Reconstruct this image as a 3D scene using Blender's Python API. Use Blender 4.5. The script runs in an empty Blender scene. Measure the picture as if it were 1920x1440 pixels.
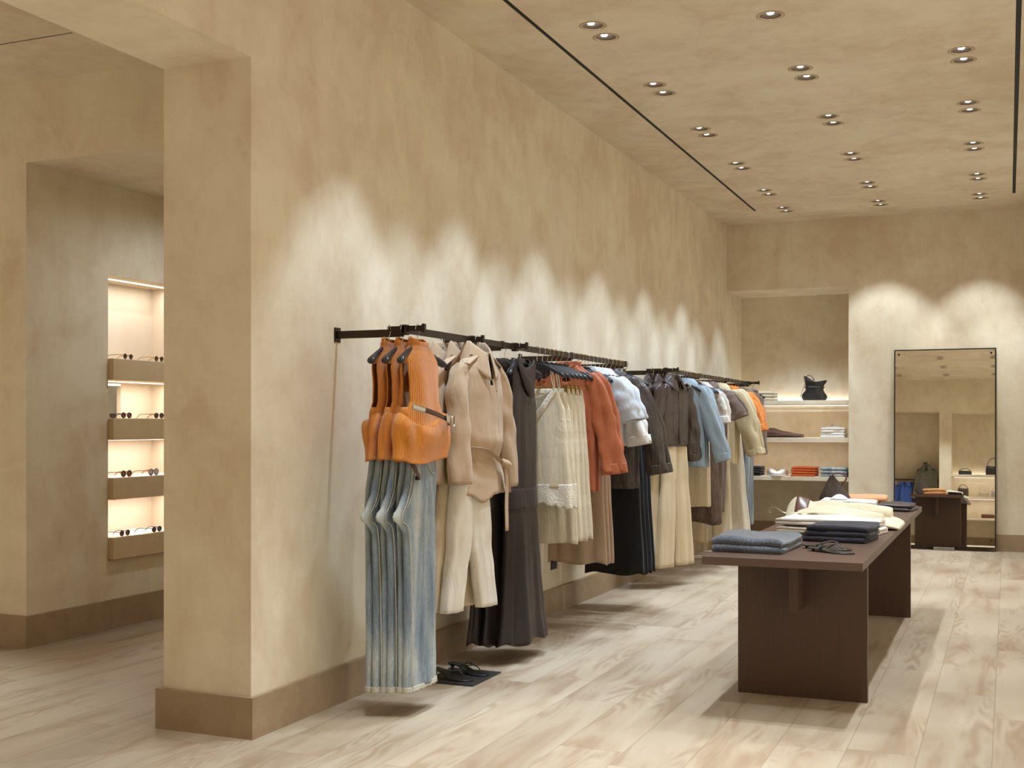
import bpy, bmesh, math, random
from mathutils import Vector, noise, Matrix
PI = math.pi
random.seed(7)
S = bpy.context.scene
COL = S.collection

# ------------------------------------------------------------------ camera, world, exposure
cam_d = bpy.data.cameras.new('camera')
cam = bpy.data.objects.new('camera', cam_d); COL.objects.link(cam)
cam.location = (0, 0, 1.4)
cam.rotation_euler = (PI/2, 0, math.radians(22.71))
cam_d.sensor_width = 36.0; cam_d.lens = 36.0*2222/1920
cam_d.shift_y = 75/1920.0
cam_d.clip_start = 0.05; cam_d.clip_end = 100
S.camera = cam
W = bpy.data.worlds.new('world'); S.world = W; W.use_nodes = True
W.node_tree.nodes['Background'].inputs[0].default_value = (1, .87, .68, 1)
W.node_tree.nodes['Background'].inputs[1].default_value = .85  # warm fill that enters through the openings added in the side walls
S.view_settings.view_transform = 'Standard'
S.view_settings.look = 'None'
S.view_settings.gamma = 1
S.view_settings.use_curve_mapping = False
S.view_settings.exposure = 0.34
SPOT = 80.0          # power of one ceiling spot
WARM = (.90, 1.0, 1.10)
COOL = (.80, 1.0, 1.25)          # the wall-side beams are a touch cooler

# ------------------------------------------------------------------ measuring helpers (pixel of the 1920x1440 photo -> point on a real plane)
_s, _c = math.sin(math.radians(22.71)), math.cos(math.radians(22.71))
def _ray(px, py):
    u = (px-960)/2222.; v = (795-py)/2222.
    return Vector((-_s+u*_c, _c+u*_s, v))
def at_z(px, py, z): r = _ray(px, py); return Vector((0,0,1.4))+r*((z-1.4)/r.z)
def at_x(px, py, x): r = _ray(px, py); return Vector((0,0,1.4))+r*(x/r.x)
def at_y(px, py, y): r = _ray(px, py); return Vector((0,0,1.4))+r*(y/r.y)

# ------------------------------------------------------------------ materials
def srgb(r, g, b):
    f = lambda c: (c/255/12.92) if c/255 <= .04045 else ((c/255+.055)/1.055)**2.4
    return (f(r), f(g), f(b), 1)
_M = {}
class NT:
    def __init__(s, name):
        s.m = bpy.data.materials.new(name); s.m.use_nodes = True
        s.t = s.m.node_tree; s.n = s.t.nodes; s.p = s.n['Principled BSDF']
    def add(s, typ, **kw):
        n = s.n.new(typ)
        for k, v in kw.items():
            if k in n.inputs: n.inputs[k].default_value = v
            else: setattr(n, k, v)
        return n
    def l(s, a, b): s.t.links.new(a, b)
    def math(s, op, a, b=None, c=None):
        n = s.n.new('ShaderNodeMath'); n.operation = op
        for i, v in enumerate((a, b, c)):
            if v is None: continue
            if isinstance(v, (int, float)): n.inputs[i].default_value = v
            else: s.l(v, n.inputs[i])
        return n.outputs[0]
    def mix(s, fac, a, b, blend='MIX'):
        n = s.n.new('ShaderNodeMix'); n.data_type = 'RGBA'; n.blend_type = blend
        for i, v in ((0, fac), (6, a), (7, b)):
            if isinstance(v, (int, float, tuple)): n.inputs[i].default_value = v
            else: s.l(v, n.inputs[i])
        return n.outputs[2]
    def ramp(s, fac, stops):
        n = s.n.new('ShaderNodeValToRGB'); e = n.color_ramp.elements
        while len(e) < len(stops): e.new(.5)
        for el, (p, c) in zip(e, stops): el.position = p; el.color = c if len(c) == 4 else (*c, 1)
        s.l(fac, n.inputs[0]); return n.outputs[0]
    def noise(s, vec, scale, detail=4, rough=.5, dist=0):
        n = s.add('ShaderNodeTexNoise', Scale=scale, Detail=detail, Roughness=rough, Distortion=dist)
        if vec is not None: s.l(vec, n.inputs['Vector'])
        return n.outputs[0]
    def vec(s, kind='Object', scale=None):
        tc = s.n.new('ShaderNodeTexCoord'); o = tc.outputs[kind]
        if scale:
            mp = s.n.new('ShaderNodeMapping'); mp.inputs['Scale'].default_value = scale; s.l(o, mp.inputs[0]); o = mp.outputs[0]
        return o
    def bump(s, h, strength=.3, dist=.002):
        b = s.add('ShaderNodeBump', Strength=strength, Distance=dist); s.l(h, b.inputs['Height']); s.l(b.outputs[0], s.p.inputs['Normal']); return b
def setp(p, **kw):
    names = {'rough': 'Roughness', 'metal': 'Metallic', 'spec': 'Specular IOR Level', 'sheen': 'Sheen Weight', 'coat': 'Coat Weight', 'trans': 'Transmission Weight', 'ior': 'IOR', 'alpha': 'Alpha'}
    for k, v in kw.items(): p.inputs[names[k]].default_value = v

def M_plaster(name='limewash_plaster', a=srgb(219,206,181), b=srgb(209,192,165), c=srgb(226,215,191)):
    if name in _M: return _M[name]
    k = NT(name); v = k.vec('Object')
    n1 = k.noise(v, .9, 5, .6, 1.2); n2 = k.noise(v, 3.2, 6, .65, .8)
    n3 = k.noise(k.vec('Object', (5, 5, 1.6)), 1.3, 8, .7, .4)
    f = k.math('ADD', k.math('MULTIPLY', n1, .45), k.math('ADD', k.math('MULTIPLY', n2, .3), k.math('MULTIPLY', n3, .25)))
    k.l(k.ramp(f, [(.41, b), (.5, a), (.59, c)]), k.p.inputs['Base Color'])
    setp(k.p, rough=.82, spec=.25)
    k.bump(k.math('ADD', n2, k.noise(v, 60, 3)), .12, .003)
    _M[name] = k.m; return k.m
def M_plain(name, col, rough=.6, metal=0, spec=.5, bump=0, bscale=200, **kw):
    if name in _M: return _M[name]
    k = NT(name); v = k.vec('Object'); n = k.noise(v, 8, 4)
    d = tuple(x*.9 for x in col[:3])+(1,)
    k.l(k.mix(n, d, col), k.p.inputs['Base Color'])
    setp(k.p, rough=rough, metal=metal, spec=spec, **kw)
    if bump: k.bump(k.noise(v, bscale, 3), bump, .001)
    _M[name] = k.m; return k.m
def M_emit(name, col, st):
    if name in _M: return _M[name]
    m = bpy.data.materials.new(name); m.use_nodes = True; p = m.node_tree.nodes['Principled BSDF']
    p.inputs['Base Color'].default_value = (.8, .8, .8, 1)
    p.inputs['Emission Color'].default_value = col; p.inputs['Emission Strength'].default_value = st
    _M[name] = m; return m
def M_stone(name='baseboard_stone'):
    if name in _M: return _M[name]
    k = NT(name); v = k.vec('Object')
    n = k.noise(v, 4, 8, .65); n2 = k.noise(v, 70, 4, .7)
    k.l(k.mix(k.math('MULTIPLY', n2, .35), k.ramp(n, [(.3, srgb(150,126,98)), (.7, srgb(176,154,125))]), srgb(120,98,74)), k.p.inputs['Base Color'])
    setp(k.p, rough=.62, spec=.4); k.bump(n2, .1, .002)
    _M[name] = k.m; return k.m
def M_floor():
    k = NT('oak_plank_floor'); tc = k.vec('Object')
    sp = k.n.new('ShaderNodeSeparateXYZ'); k.l(tc, sp.inputs[0]); x, y = sp.outputs[0], sp.outputs[1]
    X = k.math('DIVIDE', k.math('ADD', x, .0606+29), .29); ix = k.math('FLOOR', X); fx = k.math('FRACT', X)
    wn = k.add('ShaderNodeTexWhiteNoise', noise_dimensions='1D'); k.l(ix, wn.inputs['W'])
    Yv = k.math('DIVIDE', k.math('ADD', y, k.math('MULTIPLY', wn.outputs[0], 9.0)), 1.83); iy = k.math('FLOOR', Yv); fy = k.math('FRACT', Yv)
    pid = k.math('ADD', k.math('MULTIPLY', ix, 17.31), k.math('MULTIPLY', iy, 5.77))
    wn2 = k.add('ShaderNodeTexWhiteNoise', noise_dimensions='1D'); k.l(pid, wn2.inputs['W'])
    cb = k.n.new('ShaderNodeCombineXYZ'); k.l(x, cb.inputs[0]); k.l(k.math('MULTIPLY', y, .17), cb.inputs[1]); k.l(k.math('MULTIPLY', wn2.outputs[0], 40), cb.inputs[2])
    v = cb.outputs[0]
    base = k.noise(v, 5.5, 3, .5, .6)
    ring = k.math('SINE', k.math('MULTIPLY', k.noise(v, 4.2, 2, .45, .3), 95))
    ringmask = k.ramp(k.noise(v, 6.5, 3, .5), [(.50, (0,0,0)), (.64, (1,1,1))])
    fine = k.noise(k.vec('Object', (160, 5, 1)), 1, 3, .6)
    c0 = k.ramp(base, [(.30, srgb(154,133,110)), (.45, srgb(171,154,131)), (.62, srgb(180,165,143))])
    c1 = k.mix(k.math('MULTIPLY', k.math('MULTIPLY', k.math('ADD', k.math('MULTIPLY', ring, .5), .5), ringmask), .62), c0, srgb(142,116,90))
    c2 = k.mix(k.math('MULTIPLY', fine, .22), c1, srgb(144,122,98))
    tone = k.n.new('ShaderNodeHueSaturation'); k.l(c2, tone.inputs['Color'])
    k.l(k.math('ADD', k.math('MULTIPLY', wn2.outputs[0], .10), .93), tone.inputs['Value'])
    gx = k.math('LESS_THAN', k.math('MINIMUM', fx, k.math('SUBTRACT', 1, fx)), .006)
    gy = k.math('LESS_THAN', k.math('MINIMUM', fy, k.math('SUBTRACT', 1, fy)), .0009)
    g = k.math('MAXIMUM', gx, gy)
    k.l(k.mix(k.math('MULTIPLY', g, .55), tone.outputs[0], srgb(104,84,64)), k.p.inputs['Base Color'])
    setp(k.p, rough=.55, spec=.32)
    k.bump(k.math('SUBTRACT', k.math('MULTIPLY', fine, .3), g), .15, .002)
    return k.m
def M_wood(name, col, dark, axis=2):
    if name in _M: return _M[name]
    sc = [140, 140, 140]; sc[axis] = 4
    k = NT(name); n = k.noise(k.vec('Object', tuple(sc)), 1, 4, .6); n2 = k.noise(k.vec('Object'), 2.2, 3)
    k.l(k.mix(k.math('ADD', k.math('MULTIPLY', n, .7), k.math('MULTIPLY', n2, .3)), dark, col), k.p.inputs['Base Color'])
    setp(k.p, rough=.46, spec=.45); k.bump(n, .12, .001)
    _M[name] = k.m; return k.m
def fab(name, col, kind='weave', col2=None):
    """cloth material; UV is in metres (u round the garment, v down it)"""
    if name in _M: return _M[name]
    k = NT(name); uv = k.vec('UV'); ob = k.vec('Object'); p = k.p
    n = k.noise(ob, 6, 5, .6); d = tuple(c*.86 for c in col[:3])+(1,)
    base = k.mix(n, d, col)
    if kind == 'weave':
        setp(p, rough=.85, spec=.25, sheen=.15); k.bump(k.noise(ob, 900, 2), .25, .0006)
    elif kind == 'rib':
        sp = k.n.new('ShaderNodeSeparateXYZ'); k.l(uv, sp.inputs[0])
        r = k.math('SINE', k.math('MULTIPLY', sp.outputs[0], 2*PI/.0095))
        fu = k.noise(ob, 420, 3, .7)
        base = k.mix(k.math('MULTIPLY', fu, .6), base, tuple(min(1, c*1.45) for c in col[:3])+(1,))
        h = k.math('ADD', r, k.math('MULTIPLY', fu, .9)); setp(p, rough=.9, spec=.2, sheen=.3); k.bump(h, .8, .0022)
    elif kind == 'knit':
        fu = k.noise(ob, 170, 4, .75)
        base = k.mix(k.ramp(fu, [(.35, (0,0,0)), (.65, (1,1,1))]), base, col2 or tuple(min(1, c*1.5) for c in col[:3])+(1,))
        setp(p, rough=.95, spec=.15, sheen=.5); k.bump(fu, .8, .004)
    elif kind == 'satin':
        setp(p, rough=.42, spec=.3); k.bump(k.noise(k.vec('Object', (14, 14, 2)), 3, 3), .25, .006)
    elif kind == 'leather':
        v = k.add('ShaderNodeTexVoronoi', Scale=220.0); k.l(ob, v.inputs['Vector'])
        setp(p, rough=.27, spec=.7); k.bump(k.math('ADD', k.math('MULTIPLY', v.outputs['Distance'], .25), k.noise(k.vec('Object', (1, 1, .6)), 22, 5, .6, .8)), .55, .006)
    elif kind == 'linen':
        a = k.noise(k.vec('Object', (40, 40, 3)), 9, 3, .6)
        setp(p, rough=.85, spec=.25, sheen=.1); k.bump(k.math('ADD', a, k.noise(ob, 700, 2)), .35, .0012)
    elif kind == 'crinkle':
        a = k.noise(k.vec('Object', (30, 30, 2.4)), 4, 4, .65, .4)
        setp(p, rough=.5, spec=.4, sheen=.1); k.bump(a, .55, .006)
    elif kind == 'denim':
        tw = k.noise(k.vec('Object', (500, 500, 60)), 1, 3, .7); big = k.noise(k.vec('Object', (7, 7, 1.5)), 1.1, 5, .6, .3)
        sp = k.n.new('ShaderNodeSeparateXYZ'); k.l(uv, sp.inputs[0])
        f = k.math('ADD', k.math('MULTIPLY', big, .75), k.math('MULTIPLY', tw, .35))
        base = k.ramp(f, [(.38, srgb(92,106,122)), (.52, col), (.66, col2 or srgb(178,182,178))])
        setp(p, rough=.85, spec=.2); k.bump(tw, .35, .0012)
    elif kind == 'lace':
        v = k.add('ShaderNodeTexVoronoi', Scale=95.0); k.l(ob, v.inputs['Vector'])
        setp(p, rough=.7, spec=.3); k.bump(v.outputs['Distance'], .8, .003)
    k.l(base, p.inputs['Base Color'])
    if kind != 'lace' and p.inputs['Normal'].links:       # larger soft creases under the weave
        fine = p.inputs['Normal'].links[0].from_node
        f1 = k.noise(k.vec('Object', (9, 9, 2.2)), 1.3, 5, .55, 1.1); f2 = k.noise(k.vec('Object', (5, 5, 9)), 1.6, 3, .5, .8)
        b2 = k.add('ShaderNodeBump', Strength={'leather': .8, 'satin': .16, 'crinkle': .45, 'rib': .3, 'knit': .3}.get(kind, .38), Distance=.03)
        k.l(k.math('ADD', f1, k.math('MULTIPLY', f2, .2)), b2.inputs['Height']); k.l(b2.outputs[0], fine.inputs['Normal'])
    _M[name] = k.m; return k.m

BLACK = M_plain('satin_black_plastic', srgb(40,40,42), .36)
BRONZE = M_plain('dark_bronze_metal', srgb(62,52,42), .42, .75)
GOLD = M_plain('brushed_gold_metal', srgb(190,158,98), .32, 1)
CHROME = M_plain('polished_steel', srgb(205,200,190), .22, 1)
PLASTER = M_plaster()
STONE = M_stone()
WHITE_PANEL = M_plain('pale_niche_lining', srgb(232,216,200), .6)

# ------------------------------------------------------------------ object helpers
def link(o, parent=None):
    COL.objects.link(o)
    if parent is not None: o.parent = parent
    return o
def tag(o, label, cat, group=None, kind=None):
    o['label'] = label; o['category'] = cat
    if group: o['group'] = group
    if kind: o['kind'] = kind
    return o
def thing(name, label, cat, loc=(0,0,0), rz=0, group=None):
    o = bpy.data.objects.new(name, None); o.empty_display_size = .05
    link(o); o.location = loc; o.rotation_euler = (0, 0, rz)
    return tag(o, label, cat, group)
def from_bm(name, bm, mat, parent=None, smooth=False):
    me = bpy.data.meshes.new(name)
    bmesh.ops.recalc_face_normals(bm, faces=bm.faces)
    bm.to_mesh(me); bm.free()
    if smooth: me.polygons.foreach_set('use_smooth', [True]*len(me.polygons))
    for m in (mat if isinstance(mat, (list, tuple)) else [mat]): me.materials.append(m)
    return link(bpy.data.objects.new(name, me), parent)
def box(bm, x0, x1, y0, y1, z0, z1, bev=0):
    r = bmesh.ops.create_cube(bm, size=1); vs = r['verts']
    for v in vs: v.co = Vector(((x0+x1)/2+v.co.x*(x1-x0), (y0+y1)/2+v.co.y*(y1-y0), (z0+z1)/2+v.co.z*(z1-z0)))
    if bev:
        es = list({e for v in vs for e in v.link_edges})
        bmesh.ops.bevel(bm, geom=es, offset=bev, segments=2, affect='EDGES', profile=.5)
def boxo(name, x0, x1, y0, y1, z0, z1, mat, parent=None, bev=0):
    bm = bmesh.new(); box(bm, x0, x1, y0, y1, z0, z1, bev); return from_bm(name, bm, mat, parent)
def structure(name, boxes, mat, bev=0):
    bm = bmesh.new()
    for b in boxes: box(bm, *b, bev)
    o = from_bm(name, bm, mat); o['kind'] = 'structure'; return o
def grid(name, P, mat, parent=None, closed=True, skip=None, solid=0, capA=False, capB=False, smooth=True, uvs=True):
    """P[row][col] -> one mesh; UV in metres"""
    M, N = len(P), len(P[0]); verts = [tuple(p) for row in P for p in row]; faces = []; uv = []
    nn = N if closed else N-1
    mid = P[M//2]; per = [0]
    for j in range(nn): per.append(per[-1]+(Vector(mid[(j+1) % N])-Vector(mid[j])).length)
    vl = [0]
    for i in range(M-1):
        vl.append(vl[-1]+(Vector(P[i+1][0])-Vector(P[i][0])).length)
    for i in range(M-1):
        for j in range(nn):
            if skip and skip(i/(M-1), j/N): continue
            j2 = (j+1) % N
            faces.append((i*N+j, (i+1)*N+j, (i+1)*N+j2, i*N+j2))
            uv += [(per[j], vl[i]), (per[j], vl[i+1]), (per[j+1], vl[i+1]), (per[j+1], vl[i])]
    if capA: faces.append(tuple(range(N))); uv += [(p[0], p[1]) for p in P[0]]
    if capB: faces.append(tuple(reversed([(M-1)*N+j for j in range(N)]))); uv += [(p[0], p[1]) for p in P[-1]]
    me = bpy.data.meshes.new(name); me.from_pydata(verts, [], faces)
    lay = me.uv_layers.new(name='UVMap'); lay.data.foreach_set('uv', [c for t in uv for c in t])
    if smooth: me.polygons.foreach_set('use_smooth', [True]*len(me.polygons))
    me.materials.append(mat); me.update()
    o = link(bpy.data.objects.new(name, me), parent)
    if solid:
        s = o.modifiers.new('thickness', 'SOLIDIFY'); s.thickness = solid; s.offset = 0
    return o
def cat(keys, t):
    """smooth interpolation of rows of numbers over t in 0..1 by first column"""
    n = len(keys); f = t*(n-1); i = min(int(f), n-2); u = f-i
    p0 = keys[max(i-1, 0)]; p1 = keys[i]; p2 = keys[i+1]; p3 = keys[min(i+2, n-1)]
    return [0.5*((2*b)+(-a+c)*u+(2*a-5*b+4*c-d)*u*u+(-a+3*b-3*c+d)*u**3) for a, b, c, d in zip(p0, p1, p2, p3)]
def by_z(keys, z):
    """piecewise smooth profile: keys sorted by falling z"""
    if z >= keys[0][0]: return list(keys[0])
    for a, b in zip(keys, keys[1:]):
        if z >= b[0]:
            u = (a[0]-z)/(a[0]-b[0]); u = u*u*(3-2*u)*.6+u*.4
            return [p+(q-p)*u for p, q in zip(a, b)]
    return list(keys[-1])
def tube(name, pts, r, mat, parent=None, n=10, sub=4, cap=True, flat=1.0, up=(0,0,1), closed=False):
    """swept tube through pts; r number, list, or list of (ra, rb)"""
    pts = [Vector(p) for p in pts]
    rr = r if isinstance(r, (list, tuple)) else [r]*len(pts)
    rr = [(q, q*flat) if isinstance(q, (int, float)) else q for q in rr]
    keys = [(*p, *q) for p, q in zip(pts, rr)]
    if closed:
        T = len(keys)*sub; rows = []
        for i in range(T):
            f = i/sub; a = int(f); u = f-a; m = len(keys)
            p0, p1, p2, p3 = keys[(a-1) % m], keys[a % m], keys[(a+1) % m], keys[(a+2) % m]
            rows.append([0.5*((2*b)+(-a_+c)*u+(2*a_-5*b+4*c-d)*u*u+(-a_+3*b-3*c+d)*u**3) for a_, b, c, d in zip(p0, p1, p2, p3)])
        rows.append(rows[0])
    else:
        T = (len(pts)-1)*sub; rows = [cat(keys, i/T) for i in range(T+1)]
    P = []; up = Vector(up); last = None
    for i, k in enumerate(rows):
        a = Vector(rows[max(i-1, 0)][:3]) if not closed else Vector(rows[(i-1) % (len(rows)-1)][:3])
        b = Vector(rows[min(i+1, len(rows)-1)][:3]) if not closed else Vector(rows[(i+1) % (len(rows)-1)][:3])
        t = (b-a).normalized(); s_ = t.cross(up)
        if s_.length < .15: s_ = last if last is not None else t.cross(Vector((0, 1, 0)))
        s_ = (s_-t*s_.dot(t)).normalized()
        if last is not None and s_.dot(last) < 0: s_ = -s_
        last = s_; w = t.cross(s_).normalized(); c = Vector(k[:3])
        P.append([c+s_*math.cos(2*PI*j/n)*k[3]+w*math.sin(2*PI*j/n)*k[4] for j in range(n)])
    return grid(name, P, mat, parent, True, capA=cap and not closed, capB=cap and not closed)
def se(th, n):
    c, s = math.cos(th), math.sin(th)
    return math.copysign(abs(c)**(2/n), c), math.copysign(abs(s)**(2/n), s)
def body(name, prof, mat, parent, k=7, amp=(0, .012), seed=1, N=72, M=56, skip=None, wob=.006, solid=.003, power=2.3, hem=0, hemk=5, extra=None, lean=0):
    """hanging cloth shell; prof rows (z, cx, a, b, cy) from the top down"""
    z0, z1 = prof[0][0], prof[-1][0]; R = random.Random(seed); f1, f2, f3 = [R.random()*6.28 for _ in range(3)]
    P = []
    for i in range(M+1):
        t = i/M; z = z0+(z1-z0)*(t**1.25 if prof[0][0]-prof[-1][0] > .5 and len(prof) > 4 else t)
        q = by_z(prof, z); tt = (z0-z)/(z0-z1); A = amp[0]+(amp[1]-amp[0])*tt**1.2; row = []
        for j in range(N):
            th = 2*PI*j/N; cx_, sy_ = se(th, power)
            fo = .5*math.sin(k*th+f1+.7*math.sin(3*tt+f2))+.32*math.sin((k+4)*th+f2-1.2*tt)+.2*math.sin((2*k+1)*th+f3)
            nz = noise.noise(Vector((cx_*2.2+seed*3.1, sy_*1.5+seed, z*4.5)))
            nx, ny = math.cos(th)*.35, math.sin(th)
            d = A*fo+wob*nz*min(1, tt*4)
            x = q[1]+q[2]*cx_+nx*d; y = q[4]+q[3]*sy_+ny*d; zz = z
            if hem: zz += hem*tt**3*math.sin(hemk*th+f3)
            if lean: x += lean*tt*tt
            if extra: x, y, zz = extra(x, y, zz, th, tt)
            row.append((x, y, zz))
        P.append(row)
    return grid(name, P, mat, parent, True, skip, solid)
def sleeve(name, pts, rad, mat, parent, seed=1, wr=.006, n=26, sub=7, solid=.003):
    keys = [(*p, *(q if isinstance(q, tuple) else (q, q))) for p, q in zip(pts, rad)]
    T = (len(pts)-1)*sub; rows = [cat(keys, i/T) for i in range(T+1)]; P = []
    R = random.Random(seed); f = R.random()*6
    for i, k in enumerate(rows):
        a = Vector(rows[max(i-1, 0)][:3]); b = Vector(rows[min(i+1, T)][:3]); t = (b-a).normalized()
        y = Vector((0, 1, 0)); y = (y-t*y.dot(t)).normalized(); x = y.cross(t).normalized(); c = Vector(k[:3]); row = []
        for j in range(n):
            th = 2*PI*j/n
            d = wr*(1.6*noise.noise(Vector((math.cos(th)*1.4+seed, math.sin(th)*1.4, i/T*7)))+.5*math.sin(3*th+f+i/T*5)*(.4+i/T))
            row.append(c+x*math.cos(th)*(k[3]+d)+y*math.sin(th)*(k[4]+d))
        P.append(row)
    return grid(name, P, mat, parent, True, solid=solid)
def ribbon(name, pts, w, t, mat, parent=None, up=(0,0,1), sub=5):
    """flat strap: width w across, thickness t"""
    return tube(name, pts, [(w/2, t/2)]*len(pts), mat, parent, n=10, sub=sub, up=up)

# ------------------------------------------------------------------ the room shell
WX, FY, CZ, HZ = -3.11, 14.11, 3.77, 3.035
BY = -.80                                   # back wall behind the camera
floor = structure('floor', [(-11, 1.4, -2.2, 15.4, -.12, 0)], M_floor())

R1 = [6.81, 8.15, 9.49, 10.86, 12.21, 13.26]
NEAR = [5.45, 4.10, 2.75, 1.40, .10]
lights = []
for cx_, dx in ((-2.277, 0), (-1.275, 0), (-.27, 0)):
    for y in R1+NEAR:
        for s_ in (-.115, .115):
            if cx_ == -1.275 and abs(y-6.81) < .01 and s_ < 0: continue
            lights.append((cx_+(.003 if s_ > 0 else -.003), y+s_, cx_))
LEFT = [(x, y) for x in (-4.7, -6.2, -7.7) for y in (.4, 1.9, 3.4)]  # invented lamps, out of view, to light the left room and soffit

def slab_with_holes(name, b, holes, slots, mat):
    bm = bmesh.new(); box(bm, *b); o = from_bm(name, bm, mat)
    bm = bmesh.new()
    for x, y in holes: bmesh.ops.create_cone(bm, cap_ends=True, segments=32, radius1=.064, radius2=.064, depth=.30, matrix=Matrix.Translation((x, y, b[4])))
    for s_ in slots: box(bm, s_[0], s_[1], s_[2], s_[3], b[4]-.05, b[4]+.08)
    c = from_bm('cutter', bm, mat)
    m = o.modifiers.new('cut', 'BOOLEAN'); m.object = c; m.operation = 'DIFFERENCE'; m.solver = 'EXACT'
    bpy.context.view_layer.update()
    me = bpy.data.meshes.new_from_object(o.evaluated_get(bpy.context.evaluated_depsgraph_get()))
    o.modifiers.clear(); o.data = me; bpy.data.objects.remove(c)
    o['kind'] = 'structure'; return o
SLOT = [(-2.610, -2.580, -.6, 13.22), (.042, .072, -.6, 13.22), (-2.29, -.30, 13.77, 13.785)]
ceil = slab_with_holes('ceiling', (-3.11, .62, BY-.1, FY+.1, CZ, CZ+.2), [(a, b) for a, b, _ in lights], SLOT, PLASTER)
structure('trim_1', [(s_[0]+.0005, s_[1]-.0005, s_[2]+.001, s_[3]-.001, CZ+.003, CZ+.085) for s_ in SLOT], M_plain('slot_black', srgb(14,13,12), .7))
ceil2 = slab_with_holes('ceiling_left_room', (-9.2, -3.59, BY-.1, 5.66, 3.53, 3.73), LEFT, [(-9, -4.70, 5.022, 5.037)], PLASTER)
structure('trim_2', [(-8.99, -4.701, 5.0225, 5.0365, 3.533, 3.615)], M_plain('slot_black', srgb(14,13,12), .7))

# long wall with the column end, and the header over the opening beside the camera
structure('wall_left', [(-3.59, WX, 4.42, FY+1.2, 0, CZ+.1), (-3.59, WX, BY-.6, 4.42, HZ, CZ+.1)], PLASTER)
structure('baseboard_left', [(-3.11, -3.085, 4.42, FY+.84, 0, .185)], STONE)
structure('baseboard_column', [(-3.59, -3.085, 4.395, 4.42, 0, .185), (-3.618, -3.59, 4.395, 5.4, 0, .185)], STONE)
# left room
structure('wall_left_room_back', [(-9.2, -5.66, 5.66, 5.9, 0, 3.7), (-5.66, -3.59, 5.66, 5.9, HZ, 3.7)], PLASTER)
NY0, NY1, NZ0, NZ1, ND = 6.39, 7.26, .47, 2.42, .35   # the display niche
structure('wall_corridor', [(-6.05, -5.66, 5.9, NY0, 0, HZ+.1), (-6.05, -5.66, NY1, 9.4, 0, HZ+.1), (-6.05, -5.66, NY0, NY1, NZ1, HZ+.1),
                            (-6.05, -5.66, NY0, NY1, 0, NZ0), (-6.1, -5.66-ND, NY0-.05, NY1+.05, 0, HZ)], PLASTER)
slab_with_holes('ceiling_corridor', (-5.7, -3.55, 5.9, 9.5, HZ, HZ+.2), [(-4.6, 6.8), (-4.6, 8.3)], [], PLASTER)
structure('wall_corridor_end', [(-5.8, -3.5, 9.3, 9.5, 0, HZ)], PLASTER)
structure('baseboard_corridor', [(-5.66, -5.635, 5.66, 6.384, 0, .2), (-5.66, -5.635, 6.386, 9.3, 0, .2), (-9, -5.635, 5.632, 5.66, 0, .2)], STONE)
structure('wall_left_room_side', [(-9.4, -9.2, BY-.6, .2, 0, 3.7), (-9.4, -9.2, 5.2, 5.9, 0, 3.7), (-9.4, -9.2, .2, 5.2, 3.2, 3.7)], PLASTER)  # wide opening added here to let fill light into the left room
structure('wall_left_room_front', [(-9.4, -3.4, BY-.6, BY-.4, 0, 3.7)], PLASTER)
# far wall with alcove
AX = -1.696
structure('wall_back', [(AX, .7, FY, FY+1.2, 0, CZ+.1), (WX, AX, FY, FY+1.2, HZ-.045, CZ+.1), (WX-.2, AX+.2, FY+.84, FY+1.2, 0, CZ)], PLASTER)
structure('baseboard_back', [(AX, .62, FY-.022, FY, 0, .185), (WX, AX, FY+.82, FY+.84, 0, .185)], STONE)
# unseen right wall; its open bays are added to let in fill light
structure('wall_right', [(.60, .8, BY-.2, -.3, 0, CZ+.1), (.60, .8, 4.3, 4.8, 0, 3.45), (.60, .8, 9.0, 9.5, 0, 3.45), (.60, .8, 13.2, FY+.2, 0, CZ+.1), (.60, .8, -.3, 13.2, 3.45, CZ+.1)], PLASTER)
structure('added_bay_frame_1', [(.66, .70, -.3, 13.2, 0, .06), (.66, .70, -.3, 13.2, 3.41, 3.45)] + [(.66, .70, y-.02, y+.02, .06, 3.41) for y in (1.2, 2.8, 6.2, 7.6, 10.7, 12.0)], BRONZE)  # unglazed bronze frame of the added fill-light bays
structure('baseboard_right', [(.575, .60, a, b, 0, .185) for a, b in ((BY, -.3), (4.3, 4.8), (9.0, 9.5), (13.2, FY-.022))], STONE)
# wall behind the camera with its two alcoves (seen in the mirror)
structure('wall_front', [(-3.11, -2.75, BY-.2, BY, 0, CZ+.1), (-1.456, -1.197, BY-.7, BY, 0, CZ+.1), (.2, .7, BY-.7, BY, 0, CZ+.1),
                         (-2.75, -1.456, BY-.2, BY, HZ, CZ+.1), (-1.197, .2, BY-.2, BY, HZ, CZ+.1),
                         (-2.85, .4, BY-.9, BY-.65, 0, CZ), (-2.85, -2.75, BY-.7, BY, 0, HZ), (-2.8, .25, BY-.7, BY-.2, HZ, HZ+.1)], PLASTER)
structure('baseboard_front', [(-1.456, -1.197, BY, BY+.022, 0, .185), (-2.75, -1.456, BY-.65, BY-.628, 0, .185), (-1.197, .2, BY-.65, BY-.628, 0, .185)], STONE)

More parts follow.
